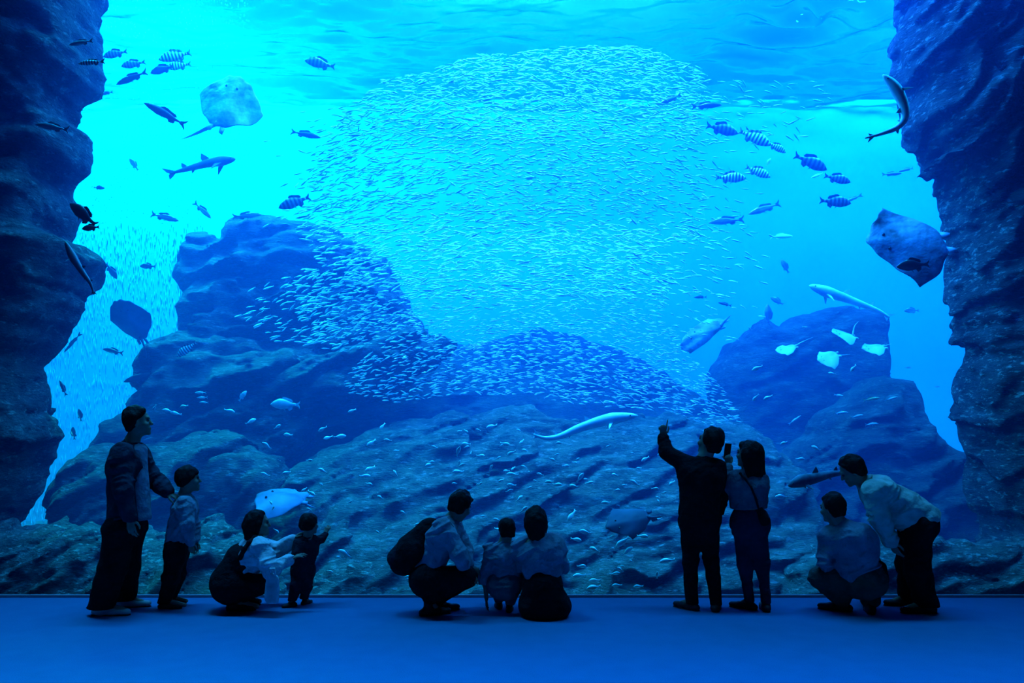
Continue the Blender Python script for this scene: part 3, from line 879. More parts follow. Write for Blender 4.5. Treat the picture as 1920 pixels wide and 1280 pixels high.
# fine bubbles falling in front of the bright left of the back wall
def bubbles():
    r = np.random.default_rng(5)
    n = 4200
    py = r.uniform(0, 985, n); px = np.where(py < 300, r.uniform(150, 470, n), np.where(py < 640, r.uniform(110, 380, n), r.uniform(30, 300, n)))
    Y = r.uniform(15.0, 16.4, n)
    X = (px-960)*Y/F; Z = EYE - (py-HZ)*Y/F
    ln = np.where(py < 420, r.uniform(.012, .03, n), r.uniform(.04, .16, n)); w = r.uniform(.007, .012, n)
    U = np.array([(0,0,1),(1,0,0),(0,1,0),(-1,0,0),(0,-1,0),(0,0,-1)], float)
    Fq = np.array([(0,1,2),(0,2,3),(0,3,4),(0,4,1),(5,2,1),(5,3,2),(5,4,3),(5,1,4)])
    V = U[None]*np.stack([w, w, ln], 1)[:, None, :] + np.stack([X, Y, Z], 1)[:, None, :]
    Fa = (Fq[None] + 6*np.arange(n)[:, None, None]).reshape(-1, 3)
    c = np.array(at(250, 600, 15.8))
    m = mat_plain('bubble', (0.05, 0.34, 0.70), 0.6, 0.05)
    tag(link('bubble_curtain', mesh_from('bubble_curtain', V.reshape(-1, 3) - c, Fa), m, loc=tuple(c)),
        'curtain of fine streaking bubbles in the bright water by the left pillar', 'bubbles', kind='stuff')


bubbles()

# ------------------------------------------------------------------ rays and sharks
M_RAY = m_fish('ray_skin', (0.06, 0.10, 0.16), (0.55, 0.66, 0.74), spots=(3.0, (0.30, 0.40, 0.48)), rough=0.5)
M_RAYP = mat_plain('pale_ray_skin', (0.42, 0.52, 0.58), 0.6, 0.06, noise=(4, 0.35))
M_RAYB = mat_plain('blue_ray_skin', (0.12, 0.20, 0.34), 0.6, 0.06, noise=(3, 0.5))
M_RAYD = mat_plain('dark_ray_skin', (0.03, 0.05, 0.08), 0.6, 0.06, noise=(4, 0.5))
M_RAYM = mat_plain('mottled_ray_skin', (0.24, 0.34, 0.46), 0.6, 0.06, noise=(3.2, 0.9), bump=(9, 0.4, 0.05))


def tube(pts, rad, ring=10, close=True):
    """pts list of Vectors, rad list -> verts, faces"""
    V, Fc = [], []
    n = len(pts)
    for i, p in enumerate(pts):
        t = (pts[min(i+1, n-1)] - pts[max(i-1, 0)]).normalized()
        a = Vector((0, 1, 0)); a = (a - a.dot(t)*t).normalized(); b = t.cross(a)
        r = rad[i] if isinstance(rad[i], tuple) else (rad[i], rad[i])
        for j in range(ring):
            w = 2*PI*j/ring
            V.append(p + a*r[0]*math.cos(w) + b*r[1]*math.sin(w))
    for i in range(n-1):
        for j in range(ring):
            Fc.append((i*ring+j, i*ring+(j+1) % ring, (i+1)*ring+(j+1) % ring, (i+1)*ring+j))
    if close:
        Fc.append(tuple(range(ring-1, -1, -1))); Fc.append(tuple(range((n-1)*ring, n*ring)))
    return V, Fc


def smooth_line(P, n):
    """Catmull-Rom through the points"""
    P = [Vector(p) for p in P]
    Q = [2*P[0]-P[1]] + P + [2*P[-1]-P[-2]]
    out = []
    for k in range(n):
        s = k/(n-1)*(len(P)-1); i = min(int(s), len(P)-2); t = s-i
        a, b, c, d = Q[i], Q[i+1], Q[i+2], Q[i+3]
        out.append(0.5*((2*b) + (c-a)*t + (2*a-5*b+4*c-d)*t*t + (3*b-a-3*c+d)*t**3))
    return out


def ray(label, cx, cy, Y, fwd, side, tail, mat, flap=0.25, fd=0.0, sd=0.0, square=1.3, lean=(1, 1), thick=0.13, tail_mat=None):
    """fwd / side: image vectors (px) from the middle to the snout and to a wing tip; fd, sd how far (m) those recede; tail: image points"""
    k = Y/F
    o = at(cx, cy, Y)
    f = Vector((fwd[0]*k, fd, -fwd[1]*k)); s = Vector((side[0]*k, sd, -side[1]*k))
    nrm = f.cross(s).normalized()
    if nrm.y > 0: nrm = -nrm                      # the lit side looks at the window
    H = (f.length + s.length)/2
    nu, nv = 22, 33
    top, bot = [], []
    for j in range(nv):
        v = -1 + 2*j/(nv-1); av = abs(v)
        uf = 1 - 0.80*av**square - 0.10*av + 0.025*math.sin(v*17); ub = -0.92 + 0.30*av + 0.72*av**2.6 + 0.03*math.sin(v*13+1)
        if uf < ub + 0.02: uf = ub + 0.02
        ws = lean[0] if v > 0 else lean[1]
        for i in range(nu):
            u = ub + (uf-ub)*i/(nu-1)
            e = max(0, 1-(2*i/(nu-1)-1)**2)
            body = thick*H*(0.12 + math.exp(-(v/0.33)**2))*e**0.5 + 0.004
            lift = flap*H*(av**2)*(1 if v > 0 else 0.8) + 0.09*H*math.sin(u*3.4+v*3)*av
            c = o + f*u + s*v*ws - nrm*lift
            top.append(c + nrm*body*0.6); bot.append(c - nrm*body*0.4)
    V = top + bot; n = len(top); Fc = []
    for j in range(nv-1):
        for i in range(nu-1):
            a, b, c, d = j*nu+i, (j+1)*nu+i, (j+1)*nu+i+1, j*nu+i+1
            Fc.append((a, d, c, b)); Fc.append((n+a, n+b, n+c, n+d))
    rim = [j*nu for j in range(nv)] + [(nv-1)*nu+i for i in range(1, nu)] + [j*nu+nu-1 for j in range(nv-2, -1, -1)] + [i for i in range(nu-2, 0, -1)]
    for a, b in zip(rim, rim[1:]+rim[:1]): Fc.append((a, b, n+b, n+a))
    r = empty('stingray', o)
    tag(r, label, 'ray')
    link('body', mesh_from('ray_body', [v-o for v in V], Fc), mat, r)
    tp = smooth_line([o - f*0.75] + [at(x, y, Y + 0.05*(i+1)) for i, (x, y) in enumerate(tail)], 14)
    tv, tf = tube(tp, [H*0.075*(1-0.92*i/13) for i in range(14)], 8)
    link('tail', mesh_from('ray_tail', [v-o for v in tv], tf), tail_mat or mat, r)
    for sg in (1, -1):
        p = o + f*0.52 + s*0.17*sg + nrm*thick*H*0.42
        link('eye', ball_mesh('ray_eye', p-o, H*0.035, 6), M_EYE, r)
        q = o - f*0.86 + s*0.1*sg
        pv = [q, q + s*0.16*sg - f*0.02, q + s*0.14*sg - f*0.24, q + s*0.03*sg - f*0.2]
        pv = [x + nrm*0.008 - o for x in pv] + [x - nrm*0.008 - o for x in pv]
        link('pelvic_fin', mesh_from('pelvic_fin', pv, [(0,1,2,3),(7,6,5,4),(0,4,5,1),(1,5,6,2),(2,6,7,3),(3,7,4,0)]), mat, r)
    return r


ray('large pale spotted stingray with a dark rim, high on the left above the spotted shark', 425, 192, 11.4, (14, -58), (64, 24), [(368, 250), (338, 262)], M_RAYM, flap=0.30, fd=0.15, sd=-0.1, square=2.4)
ray('small stingray with a long hanging tail in the bright gap by the left pillar', 246, 602, 11.2, (-10, -36), (37, -6), [(270, 648), (277, 682)], M_RAYB, flap=0.2, fd=-0.2, square=2.6, tail_mat=M_RAYD)
ray('large pale stingray with pointed wings beside the right pillar', 1702, 455, 8.75, (-70, -4), (-18, -84), [(1762, 473), (1780, 479)], M_RAYM, flap=0.22, fd=0.1, sd=0.2, square=1.25)
ray('tilted stingray with a dark wing edge left of the domed rock', 1320, 622, 11.6, (-44, 16), (22, -36), [(1362, 598), (1372, 590)], M_RAYM, flap=0.30, fd=-0.1, sd=0.15, square=2.4)
ray('pale flat stingray gliding low over the reef above the mother and toddler', 530, 932, 9.2, (-44, -6), (10, -24), [(575, 946), (592, 952)], M_RAYB, flap=0.3, fd=-0.1, sd=0.5, square=1.4)
ray('dark stingray with one raised wing low over the reef left of the couple', 1180, 978, 8.3, (-46, 10), (-18, -34), [(1225, 970), (1250, 966)], M_RAYD, flap=0.35, fd=-0.1, sd=0.2, square=1.3, lean=(1, 0.6))
ray('small white ray before the domed rock, leftmost of four', 1474, 653, 11.6, (-20, 4), (4, -13), [(1502, 642), (1524, 632)], M_RAYP, flap=0.2, sd=0.2, square=1.6)
ray('small white ray before the domed rock, topmost of four', 1582, 627, 12.0, (-22, -4), (6, 17), [(1602, 612), (1610, 602)], M_RAYP, flap=0.25, sd=-0.2, square=1.3)
ray('small white ray with a lifted wing before the domed rock, lowest of four', 1553, 670, 11.4, (-20, 6), (-4, -20), [(1578, 666), (1594, 664)], M_RAYP, flap=0.3, sd=0.2, square=1.4)
ray('small white ray at the right edge of the domed rock', 1638, 652, 12.0, (-22, 2), (-2, -15), [(1660, 648), (1672, 644)], M_RAYP, flap=0.2, sd=0.2, square=1.3)


def fin3(name, base_a, base_b, tip, back, th, mat, parent, o):
    """a solid fin from its root points to its tip"""
    n = (base_b-base_a).cross(tip-base_a).normalized()*th
    mid = (base_a*0.5 + tip*0.5) + (tip-base_b)*0.06
    P = [base_a, mid, tip, back, base_b]
    V = [p+n*(0.2 if i == 2 else 1) for i, p in enumerate(P)] + [p-n*(0.2 if i == 2 else 1) for i, p in enumerate(P)]
    k = len(P)
    Fc = [tuple(range(k)), tuple(range(2*k-1, k-1, -1))] + [(i, k+i, k+(i+1) % k, (i+1) % k) for i in range(k)]
    return link(name, mesh_from(name, [v-o for v in V], Fc, False), mat, parent)


def shark(label, line, Y, rpx, mat, up=1, depth=None, name='shark', fin=1.0, head=0.9):
    """line: image points from snout to tail tip"""
    k = Y/F
    pts = [at(x, y, Y + (depth[i] if depth else 0)) for i, (x, y) in enumerate(line)]
    n = 30
    L = smooth_line(pts, n)
    R = []
    for i in range(n):
        t = i/(n-1)
        r = rpx*k*(min(1, (t/0.22)**0.55*head + 0.08) if t < .22 else 1 - 0.86*((t-.22)/.78)**0.9)
        R.append((r*0.92, r))
    V, Fc = tube(L, R, 12)
    o = L[n//2].copy()
    r = empty(name, o)
    tag(r, label, 'shark')
    link('body', mesh_from('shark_body', [v-o for v in V], Fc), mat, r)
    def fr(t):
        i = int(t*(n-1)); i = min(max(i, 1), n-2)
        T = (L[i-1]-L[i+1]).normalized()
        u = Vector((-T.z, 0, T.x))
        if u.z*up < 0: u = -u
        return L[i], T, u.normalized(), Vector((0, 1, 0)), R[i][1]
    for t, sz, nm in ((0.42, 1.5, 'dorsal_fin'), (0.70, 1.0, 'dorsal_fin')):
        p, T, u, d, rr = fr(t)
        q = rpx*k*sz*fin
        fin3(nm, p+T*q*0.6+u*rr*0.8, p-T*q*0.5+u*rr*0.8, p-T*q*0.45+u*(rr+q*0.95), p-T*q*0.62+u*(rr*0.9+q*0.25), q*0.07, mat, r, o)
    for sd in (1, -1):
        p, T, u, d, rr = fr(0.26)
        q = rpx*k*1.9*fin
        a = p+T*q*0.3+d*sd*rr*0.6-u*rr*0.5
        fin3('pectoral_fin', a, p-T*q*0.25+d*sd*rr*0.6-u*rr*0.5, p-T*q*0.75+d*sd*rr*2.0-u*(rr+q*0.5), p-T*q*0.45+d*sd*rr*1.0-u*(rr*0.8), q*0.05, mat, r, o)
        e = fr(0.09)
        link('eye', ball_mesh('shark_eye', e[0]+Vector((0, sd*e[4]*0.85, 0))+e[2]*e[4]*0.3-o, rpx*k*0.11, 6), M_EYE, r)
    p, T, u, d, rr = fr(0.60)
    q = rpx*k*0.8*fin
    fin3('pelvic_fin', p+T*q*0.5-u*rr*0.7, p-T*q*0.4-u*rr*0.7, p-T*q*0.6-u*(rr+q*0.7), p-T*q*0.5-u*(rr*0.9), q*0.09, mat, r, o)
    p, T, u, d, rr = fr(0.95)
    q = rpx*k*2.0*fin
    fin3('tail_fin', p+T*q*0.5, p-T*q*0.1, p-T*q*0.9+u*q*0.75, p-T*q*0.5+u*q*0.15, q*0.04, mat, r, o)
    fin3('tail_fin', p+T*q*0.4, p-T*q*0.2, p-T*q*0.45-u*q*0.55, p-T*q*0.4-u*q*0.1, q*0.04, mat, r, o)
    return r


M_SHK = mat_plain('shark_skin', (0.12, 0.18, 0.24), 0.6, 0.06, noise=(5, 0.55))
M_SHP = mat_plain('pale_shark_skin', (0.60, 0.70, 0.75), 0.6, 0.06, noise=(4, 0.3))
M_SHM = mat_plain('mottled_shark_skin', (0.06, 0.09, 0.13), 0.6, 0.05, noise=(9, 0.9))
M_SHD = mat_plain('dark_shark_skin', (0.03, 0.05, 0.08), 0.5, 0.3)
shark('spotted grey shark under the large stingray on the left', [(442, 298), (418, 301), (390, 306), (360, 314), (335, 321), (318, 326)], 11.2, 10, M_SHK)
shark('shark curled in a hook beside the upper right pillar', [(1655, 140), (1675, 160), (1692, 190), (1697, 218), (1684, 238), (1655, 250), (1622, 259)], 8.03, 11, M_SHP, up=-1, fin=0.6)
shark('long shark with a lit back above the domed rock', [(1517, 535), (1545, 545), (1580, 557), (1615, 570), (1648, 583), (1668, 595)], 12.2, 11, M_SHP, fin=0.7)
shark('pale bent shark swimming over the reef slope, left of the pointing man', [(1196, 779), (1160, 783), (1125, 790), (1085, 803), (1050, 818), (1022, 821), (1000, 814)], 9.7, 12, M_SHP, fin=0.55)
shark('thin dark shark slanting down across the left pillar', [(122, 452), (138, 484), (156, 512), (170, 532), (176, 552)], 8.12, 8, M_SHD, fin=0.5)
shark('mottled shark just in front of the face of the bending man', [(1478, 911), (1500, 902), (1528, 896), (1555, 889), (1580, 886), (1606, 884)], 8.15, 13, M_SHM, fin=0.6)

# ------------------------------------------------------------------ people
class Field:
    """a soft union of round shapes, meshed as ONE closed surface"""
    def __init__(s): s.p = []
    def add(s, fn, lo, hi, k, op='u'): s.p.append((fn, np.array(lo), np.array(hi), k, op)); return s

    def cone(s, a, b, ra, rb, k=0.025, n=None, flat=1.0, op='u'):
        a = np.array(a, float); b = np.array(b, float); ab = b-a; L2 = float(ab @ ab) + 1e-9
        nn = None if n is None else np.array(n, float)/np.linalg.norm(n)
        def fn(x, y, z):
            px, py, pz = x-a[0], y-a[1], z-a[2]
            t = np.clip((px*ab[0] + py*ab[1] + pz*ab[2])/L2, 0, 1)
            dx, dy, dz = px-t*ab[0], py-t*ab[1], pz-t*ab[2]
            q = dx*dx + dy*dy + dz*dz
            if nn is not None:
                c = dx*nn[0] + dy*nn[1] + dz*nn[2]
                q = q - c*c + (c/flat)**2
            d = np.sqrt(np.maximum(q, 0)) - (ra + (rb-ra)*t)
            return d*(min(1, flat) if nn is not None else 1)**0.5
        R = max(ra, rb) * max(1, flat)
        return s.add(fn, np.minimum(a, b)-R, np.maximum(a, b)+R, k, op)

    def ell(s, c, axes, r, k=0.025, op='u'):
        """axes: three unit vectors, r: three radii"""
        c = np.array(c, float); A = [np.array(v, float)/np.linalg.norm(v) for v in axes]
        def fn(x, y, z):
            px, py, pz = x-c[0], y-c[1], z-c[2]
            q1 = 0; q2 = 0
            for v, rr in zip(A, r):
                e = px*v[0] + py*v[1] + pz*v[2]
                q1 = q1 + (e/rr)**2; q2 = q2 + (e/rr**2)**2
            k0 = np.sqrt(q1); k1 = np.sqrt(q2) + 1e-9
            return k0*(k0-1)/k1
        R = max(r)
        return s.add(fn, c-R, c+R, k, op)

    def cut(s, n, p, k=0.01):
        """keep what lies behind the plane through p with normal n"""
        n = np.array(n, float)/np.linalg.norm(n); p = np.array(p, float)
        def fn(x, y, z): return (x-p[0])*n[0] + (y-p[1])*n[1] + (z-p[2])*n[2]
        return s.add(fn, [-1e3]*3, [1e3]*3, k, 'c')

    def folds(s, amp, fr, seed=0, tilt=0.5):
        """creases that run slantwise over cloth"""
        def fn(x, y, z):
            u = x*math.cos(tilt) + z*math.sin(tilt); v = z*math.cos(tilt) - x*math.sin(tilt)
            w = vnoise(x*fr*.35 + seed, y*fr*.35, z*fr*.35)
            a = vnoise(u*fr*.35 + seed, y*fr*.5, v*fr*1.25 + 1.5*w)
            return amp*(np.abs(a)*2.0 - 0.7)
        return s.add(fn, [-1e3]*3, [1e3]*3, 0, 'n')

    def noise(s, amp, fr, seed=0, stretch=(1, 1, 1)):
        def fn(x, y, z): return amp*fbm(x*fr*stretch[0]+seed, y*fr*stretch[1], z*fr*stretch[2]-seed, 2)
        return s.add(fn, [-1e3]*3, [1e3]*3, 0, 'n')

    def mesh(s, name, h, org):
        los = np.min([p[1] for p in s.p if p[4] == 'u'], 0) - 0.06
        his = np.max([p[2] for p in s.p if p[4] == 'u'], 0) + 0.06
        n = np.ceil((his-los)/h).astype(int) + 1
        f = np.full(n, 0.3, np.float32)
        ax = [(los[i] + h*np.arange(n[i])).astype(np.float32) for i in range(3)]
        for fn, lo, hi, k, op in s.p:
            m = 0.05 + k
            i0 = [max(0, int((lo[i]-m-los[i])/h)) if lo[i] > -900 else 0 for i in range(3)]
            i1 = [min(n[i], int((hi[i]+m-los[i])/h)+2) if hi[i] < 900 else n[i] for i in range(3)]
            if any(i1[i] <= i0[i] for i in range(3)): continue
            sl = tuple(slice(i0[i], i1[i]) for i in range(3))
            x = ax[0][sl[0]][:, None, None]; y = ax[1][sl[1]][None, :, None]; z = ax[2][sl[2]][None, None, :]
            a = f[sl]
            if op == 'n':
                b = np.abs(a) < 0.04
                I, J, K = np.nonzero(b)
                a[I, J, K] += fn(ax[0][I], ax[1][J], ax[2][K])
                continue
            d = fn(x, y, z).astype(np.float32)
            if op == 'u':
                q = np.maximum(k - np.abs(a-d), 0)
                f[sl] = np.minimum(a, d) - q*q/(4*k)
            elif op == 's':
                d = -d; q = np.maximum(k - np.abs(a-d), 0)
                f[sl] = np.maximum(a, d) + q*q/(4*k)
            elif op == 'c':
                q = np.maximum(k - np.abs(a-d), 0)
                f[sl] = np.maximum(a, d) + q*q/(4*k)
        f[0], f[-1] = .3, .3; f[:, 0], f[:, -1] = .3, .3; f[:, :, 0], f[:, :, -1] = .3, .3
        V, Fc = surface_nets(f, los, h)
        return mesh_from(name, V - np.array(org), Fc)


def nrm(v):
    v = np.array(v, float); return v/np.linalg.norm(v)


def hand(fd, wr, dr, pn, s, curl=0.5, side=1, point=False, spread=0.25):
    """palm, four fingers and a thumb; dr along the fingers, pn out of the back of the hand, side: which way the thumb leaves"""
    d = nrm(dr); n = nrm(np.array(pn) - (np.array(pn) @ d)*d); w = np.cross(n, d)*side      # w points to the thumb
    wr = np.array(wr, float)
    P = lambda a, b, c=0: wr + (d*a + w*b + n*c)*s
    fd.cone(P(0.005, 0), P(0.078, 0), 0.026*s, 0.036*s, 0.02, n=n, flat=0.42)
    for i, (off, l1) in enumerate(((0.028, .040), (0.010, .046), (-0.009, .042), (-0.027, .034))):
        c = curl*(0.9 + 0.15*i)
        if point and i == 0: c = 0.06
        base = P(0.082 - 0.004*abs(i-1.2), off)
        dv = nrm(d + w*off*spread*12)
        a = c; p0 = base
        for L, r0, r1 in ((l1, .0086, .0080), (l1*.62, .0080, .0072), (l1*.5, .0072, .0060)):
            v = dv*math.cos(a) - n*math.sin(a)
            p1 = p0 + v*L*s
            fd.cone(p0, p1, r0*s, r1*s, 0.004)
            p0 = p1; a += c*1.05
    t0 = P(0.022, 0.022, -0.004); t1 = P(0.052, 0.050, -0.014); t2 = P(0.080, 0.058, -0.022); t3 = P(0.100, 0.054, -0.028)
    fd.cone(t0, t1, .0125*s, .0105*s, 0.010); fd.cone(t1, t2, .0100*s, .0090*s, 0.004); fd.cone(t2, t3, .0090*s, .0068*s, 0.004)


def px3(j, Y0):
    """(px, py, how much nearer the camera) -> point"""
    p = at(j[0], j[1], Y0 - (j[2] if len(j) > 2 else 0))
    return np.array(p)


def gpt(px, py_sole, h):
    """a point h above the floor whose foot print shows at (px, py_sole)"""
    Y = F*EYE/(py_sole - HZ)
    return np.array([(px-960)*Y/F, Y, h])


SKIN = mat_plain('skin', (0.30, 0.19, 0.14), 0.55, 0.3)
EYEM = mat_plain('eye', (0.06, 0.05, 0.05), 0.2, 0.6)
HAIRM = mat_plain('black_hair', (0.005, 0.005, 0.006), 0.6, 0.12, bump=(70, 0.5, 0.01))


def cloth(name, col, rough=0.9, bump=(14, 0.9, 0.04), noise=(9, 0.25), stripes=None):
    m = mat_plain(name, col, rough, 0.08, noise=noise, bump=bump)
    return m


BLACK = cloth('black_cloth', (0.010, 0.011, 0.014))
NAVY = cloth('dark_navy_cloth', (0.018, 0.022, 0.035))
DENIM = cloth('dark_denim', (0.020, 0.030, 0.055))
JACKET = cloth('dark_jacket_cloth', (0.025, 0.030, 0.050), bump=(7, 1.0, 0.06))
WHITE = cloth('white_cotton', (0.62, 0.66, 0.70), bump=(9, 1.0, 0.05))
GREYBLUE = cloth('grey_blue_cotton', (0.22, 0.27, 0.34), bump=(9, 1.0, 0.05))
GREY = cloth('grey_cotton', (0.22, 0.25, 0.28), bump=(9, 1.0, 0.05))
CREAM = cloth('cream_cotton', (0.50, 0.52, 0.46), bump=(8, 1.0, 0.05))
TEAL = cloth('teal_grey_cloth', (0.10, 0.14, 0.17))
KHAKI = cloth('khaki_cloth', (0.085, 0.085, 0.07))
SHOED = mat_plain('dark_shoe', (0.015, 0.016, 0.02), 0.6, 0.3)
SHOEW = mat_plain('pale_sneaker', (0.50, 0.52, 0.54), 0.6, 0.3)
SOLE = mat_plain('shoe_sole', (0.03, 0.03, 0.035), 0.8, 0.1)


def person(name_label, Y, s, J, face, chest, hair='short', top=None, bottom=None, shoes=SHOED, hs=None, extra=None,
           hands=None, up=(0, 0, 1), cat='person', res=None, skirt=None, sleeve='long', hair_noise=0.006):
    """J: joints as image points with a depth offset (or as 3-D arrays); s: body scale (1 = 1.72 m); hs: head scale"""
    hs = hs or s
    res = res or 0.0085*max(0.6, s)
    K = {k: (np.array(v) if isinstance(v, np.ndarray) else px3(v, Y)) for k, v in J.items() if k != 'foot'}
    c0 = (K['ankle_a'] + K['ankle_b'])/2
    org = np.array([c0[0], c0[1], 0.0])
    root = empty('person', tuple(org))
    tag(root, name_label, cat)
    fz = nrm(face); U = nrm(np.array(up, float) - (np.array(up, float) @ fz)*fz); Rr = np.cross(fz, U)
    ch = nrm(chest)
    hd, nk, pv = K['head'], K['neck'], K['pelvis']
    sa, sb = K['sho_a'], K['sho_b']
    mid = (sa+sb)/2
    sp = pv + (mid-pv)*0.52                                        # waist
    wx = nrm(sb-sa)
    tdir = nrm(mid-pv)
    cn = nrm(np.cross(wx, tdir))                                   # front-back axis of the trunk

    # ---- the body: one surface
    B = Field()
    H = lambda f, r, u: hd + (fz*f + Rr*r + U*u)*hs
    B.ell(H(-.008, 0, .012), (Rr, fz, U), (.076*hs, .094*hs, .105*hs), .02)
    B.ell(H(.028, 0, -.062), (Rr, fz, U), (.056*hs, .062*hs, .056*hs), .03)
    B.cone(H(.084, 0, .012), H(.102, 0, -.024), .008*hs, .0135*hs, .012)
    B.ell(H(.086, 0, -.058), (Rr, fz, U), (.022*hs, .012*hs, .009*hs), .008)
    B.ell(H(.083, 0, -.072), (Rr, fz, U), (.020*hs, .012*hs, .008*hs), .008)
    B.ell(H(.076, 0, -.100), (Rr, fz, U), (.022*hs, .018*hs, .016*hs), .02)
    B.cone(H(.080, -.04, .030), H(.080, .04, .030), .010*hs, .010*hs, .015)
    for q in (1, -1):
        B.ell(H(.098, .031*q, .010), (Rr, fz, U), (.018*hs, .016*hs, .012*hs), .012, 's')
        B.ell(H(-.008, .077*q, -.012), (Rr, fz, U), (.009*hs, .021*hs, .032*hs), .008)
        B.ell(H(.060, .045*q, -.028), (Rr, fz, U), (.026*hs, .026*hs, .024*hs), .02)
    B.cone(nk, H(-.012, 0, -.062), .058*s, .052*hs, .03)
    # trunk
    B.cone(mid - tdir*.05*s, nk - tdir*.01*s, .085*s, .062*s, .05, n=cn, flat=.8)
    B.cone(sa*.72+mid*.28 - tdir*.07*s, sb*.72+mid*.28 - tdir*.07*s, .10*s, .10*s, .06, n=cn, flat=.95)
    B.cone(sp, mid - tdir*.10*s, .120*s, .135*s, .08, n=cn, flat=.76)
    B.cone(pv, sp, .145*s, .122*s, .08, n=cn, flat=.78)
    ha, hb = K['hip_a'], K['hip_b']
    B.cone(ha, hb, .105*s, .105*s, .06)
    arms = {}
    for q in 'ab':
        sh, el, wr = K['sho_'+q], K['elb_'+q], K['wri_'+q]
        B.ell(sh, (wx, cn, tdir), (.060*s,)*3, .04)
        B.cone(mid*.5+sh*.5, sh, .06*s, .055*s, .04)
        B.cone(sh, el, .050*s, .040*s, .03); B.cone(el, sh*.3+el*.7, .040*s, .043*s, .02)
        B.cone(el, el*.65+wr*.35, .040*s, .042*s, .02); B.cone(el*.65+wr*.35, wr, .042*s, .026*s, .02)
        arms[q] = (sh, el, wr)
        hd_ = (hands or {}).get(q, {})
        dr = hd_.get('dir', wr-el)
        hand(B, wr, dr, hd_.get('back', -ch), s*hd_.get('size', 1.0), hd_.get('curl', .35), hd_.get('thumb', 1), hd_.get('point', False), hd_.get('spread', .25))
        hp, kn, an, to = K['hip_'+q], K['knee_'+q], K['ankle_'+q], K['toe_'+q]
        B.cone(hp, kn, .082*s, .050*s, .03)
        B.cone(kn, kn*.68+an*.32, .050*s, .052*s, .02); B.cone(kn*.68+an*.32, an, .052*s, .034*s, .02)
        B.cone(an, to*.9+an*.1, .032*s, .026*s, .03)
    body = link('body', B.mesh('body', res*0.88, org), SKIN, root)
    for q in (1, -1):
        link('eye', ball_mesh('eye', H(.079, .031*q, .010)-org, .0125*hs, 6), EYEM, root)

    # ---- hair
    A = Field()
    A.ell(H(-.014, 0, .022), (Rr, fz, U), (.089*hs, .104*hs, .109*hs), .02)
    if hair == 'short':
        A.ell(H(-.030, 0, .030), (Rr, fz, U), (.090*hs, .094*hs, .104*hs), .03)
        A.cone(H(-.055, -.03, -.055), H(-.055, .03, -.055), .045*hs, .045*hs, .03)
        A.cone(H(.044, -.045, .078), H(.046, .045, .080), .028*hs, .028*hs, .02)
        A.cut(nrm(fz*.9 - U*.62), H(.030, 0, .030), .02)
        A.cut(-U, H(0, 0, -.085), .02)
    elif hair == 'bowl':
        A.ell(H(-.010, 0, .010), (Rr, fz, U), (.097*hs, .110*hs, .108*hs), .03)
        A.cut(nrm(fz*.75 - U*.8), H(.048, 0, .018), .015)
        A.cut(-U, H(0, 0, -.070), .02)
    elif hair == 'bob':
        A.ell(H(-.025, 0, -.02), (Rr, fz, U), (.100*hs, .100*hs, .115*hs), .04)
        A.cone(H(-.045, 0, -.02), H(-.055, 0, -.115), .090*hs, .072*hs, .04)
        for q in (1, -1): A.cone(H(-.01, .070*q, .0), H(-.006, .072*q, -.095), .034*hs, .026*hs, .02)
        A.cut(nrm(fz*.95 - U*.40), H(.044, 0, .035), .015)
    elif hair == 'long':
        A.cone(H(-.045, 0, .0), H(-.075, 0, -.17), .098*hs, .085*hs, .05)
        for q in (1, -1): A.cone(H(-.015, .074*q, .0), H(-.03, .088*q, -.17), .045*hs, .042*hs, .03)
        A.cone(H(.056, -.04, .080), H(.060, .045, .078), .028*hs, .028*hs, .02)
        A.cut(nrm(fz*.95 - U*.40), H(.046, 0, .035), .015)
    A.noise(hair_noise*hs*1.6, 26/hs, 3.1, (1, 1, .5))
    link('hair', A.mesh('hair', res*0.9, org), HAIRM, root)

    # ---- clothes
    if top:
        T = Field(); g = top.get('ease', .018)*s
        hem = K.get('hem', pv); loose = top.get('loose', 1.0)
        T.cone(mid - tdir*.05*s, nk - tdir*.012*s, .092*s, .066*s, .05, n=cn, flat=.85)
        T.cone(sa*.74+mid*.26 - tdir*.07*s, sb*.74+mid*.26 - tdir*.07*s, .10*s+g, .10*s+g, .06, n=cn, flat=1.0)
        T.cone(sp, mid - tdir*.10*s, (.122*s+g)*loose, .137*s+g, .08, n=cn, flat=.80)
        T.cone(hem, sp, (.146*s+g)*loose, (.124*s+g)*loose, .08, n=cn, flat=.82)
        for q in 'ab':
            sh, el, wr = arms[q]
            sl = top.get('sleeve', 'long')
            T.ell(sh, (wx, cn, tdir), (.064*s+g*.6,)*3, .04)
            T.cone(mid*.5+sh*.5, sh, .064*s+g*.5, .060*s+g*.5, .04)
            T.cone(sh, el, .056*s+g, .050*s+g, .03)
            if sl == 'long': T.cone(el, el + (wr-el)*.94, .050*s+g, .034*s+g*.8, .02)
            elif sl == 'three': T.cone(el, el + (wr-el)*.45, .050*s+g, .046*s+g, .02)
        hn = top.get('hem_normal', -tdir)
        T.cut(hn, hem + nrm(hn)*top.get('drop', .03)*s, .01)
        if top.get('open_neck', True):
            T.ell(nk + tdir*.055*s, (wx, cn, tdir), (.062*s, .062*s, .05*s), .01, 's')
        T.noise(top.get('fold', .006), 9/s, 1.7, (1, 1, .55))
        T.folds(top.get('fold', .006)*1.1, 13/s, 2.3, top.get('fold_tilt', .45))
        tm = link(top.get('name', 'shirt'), T.mesh('shirt', res, org), top['mat'], root)
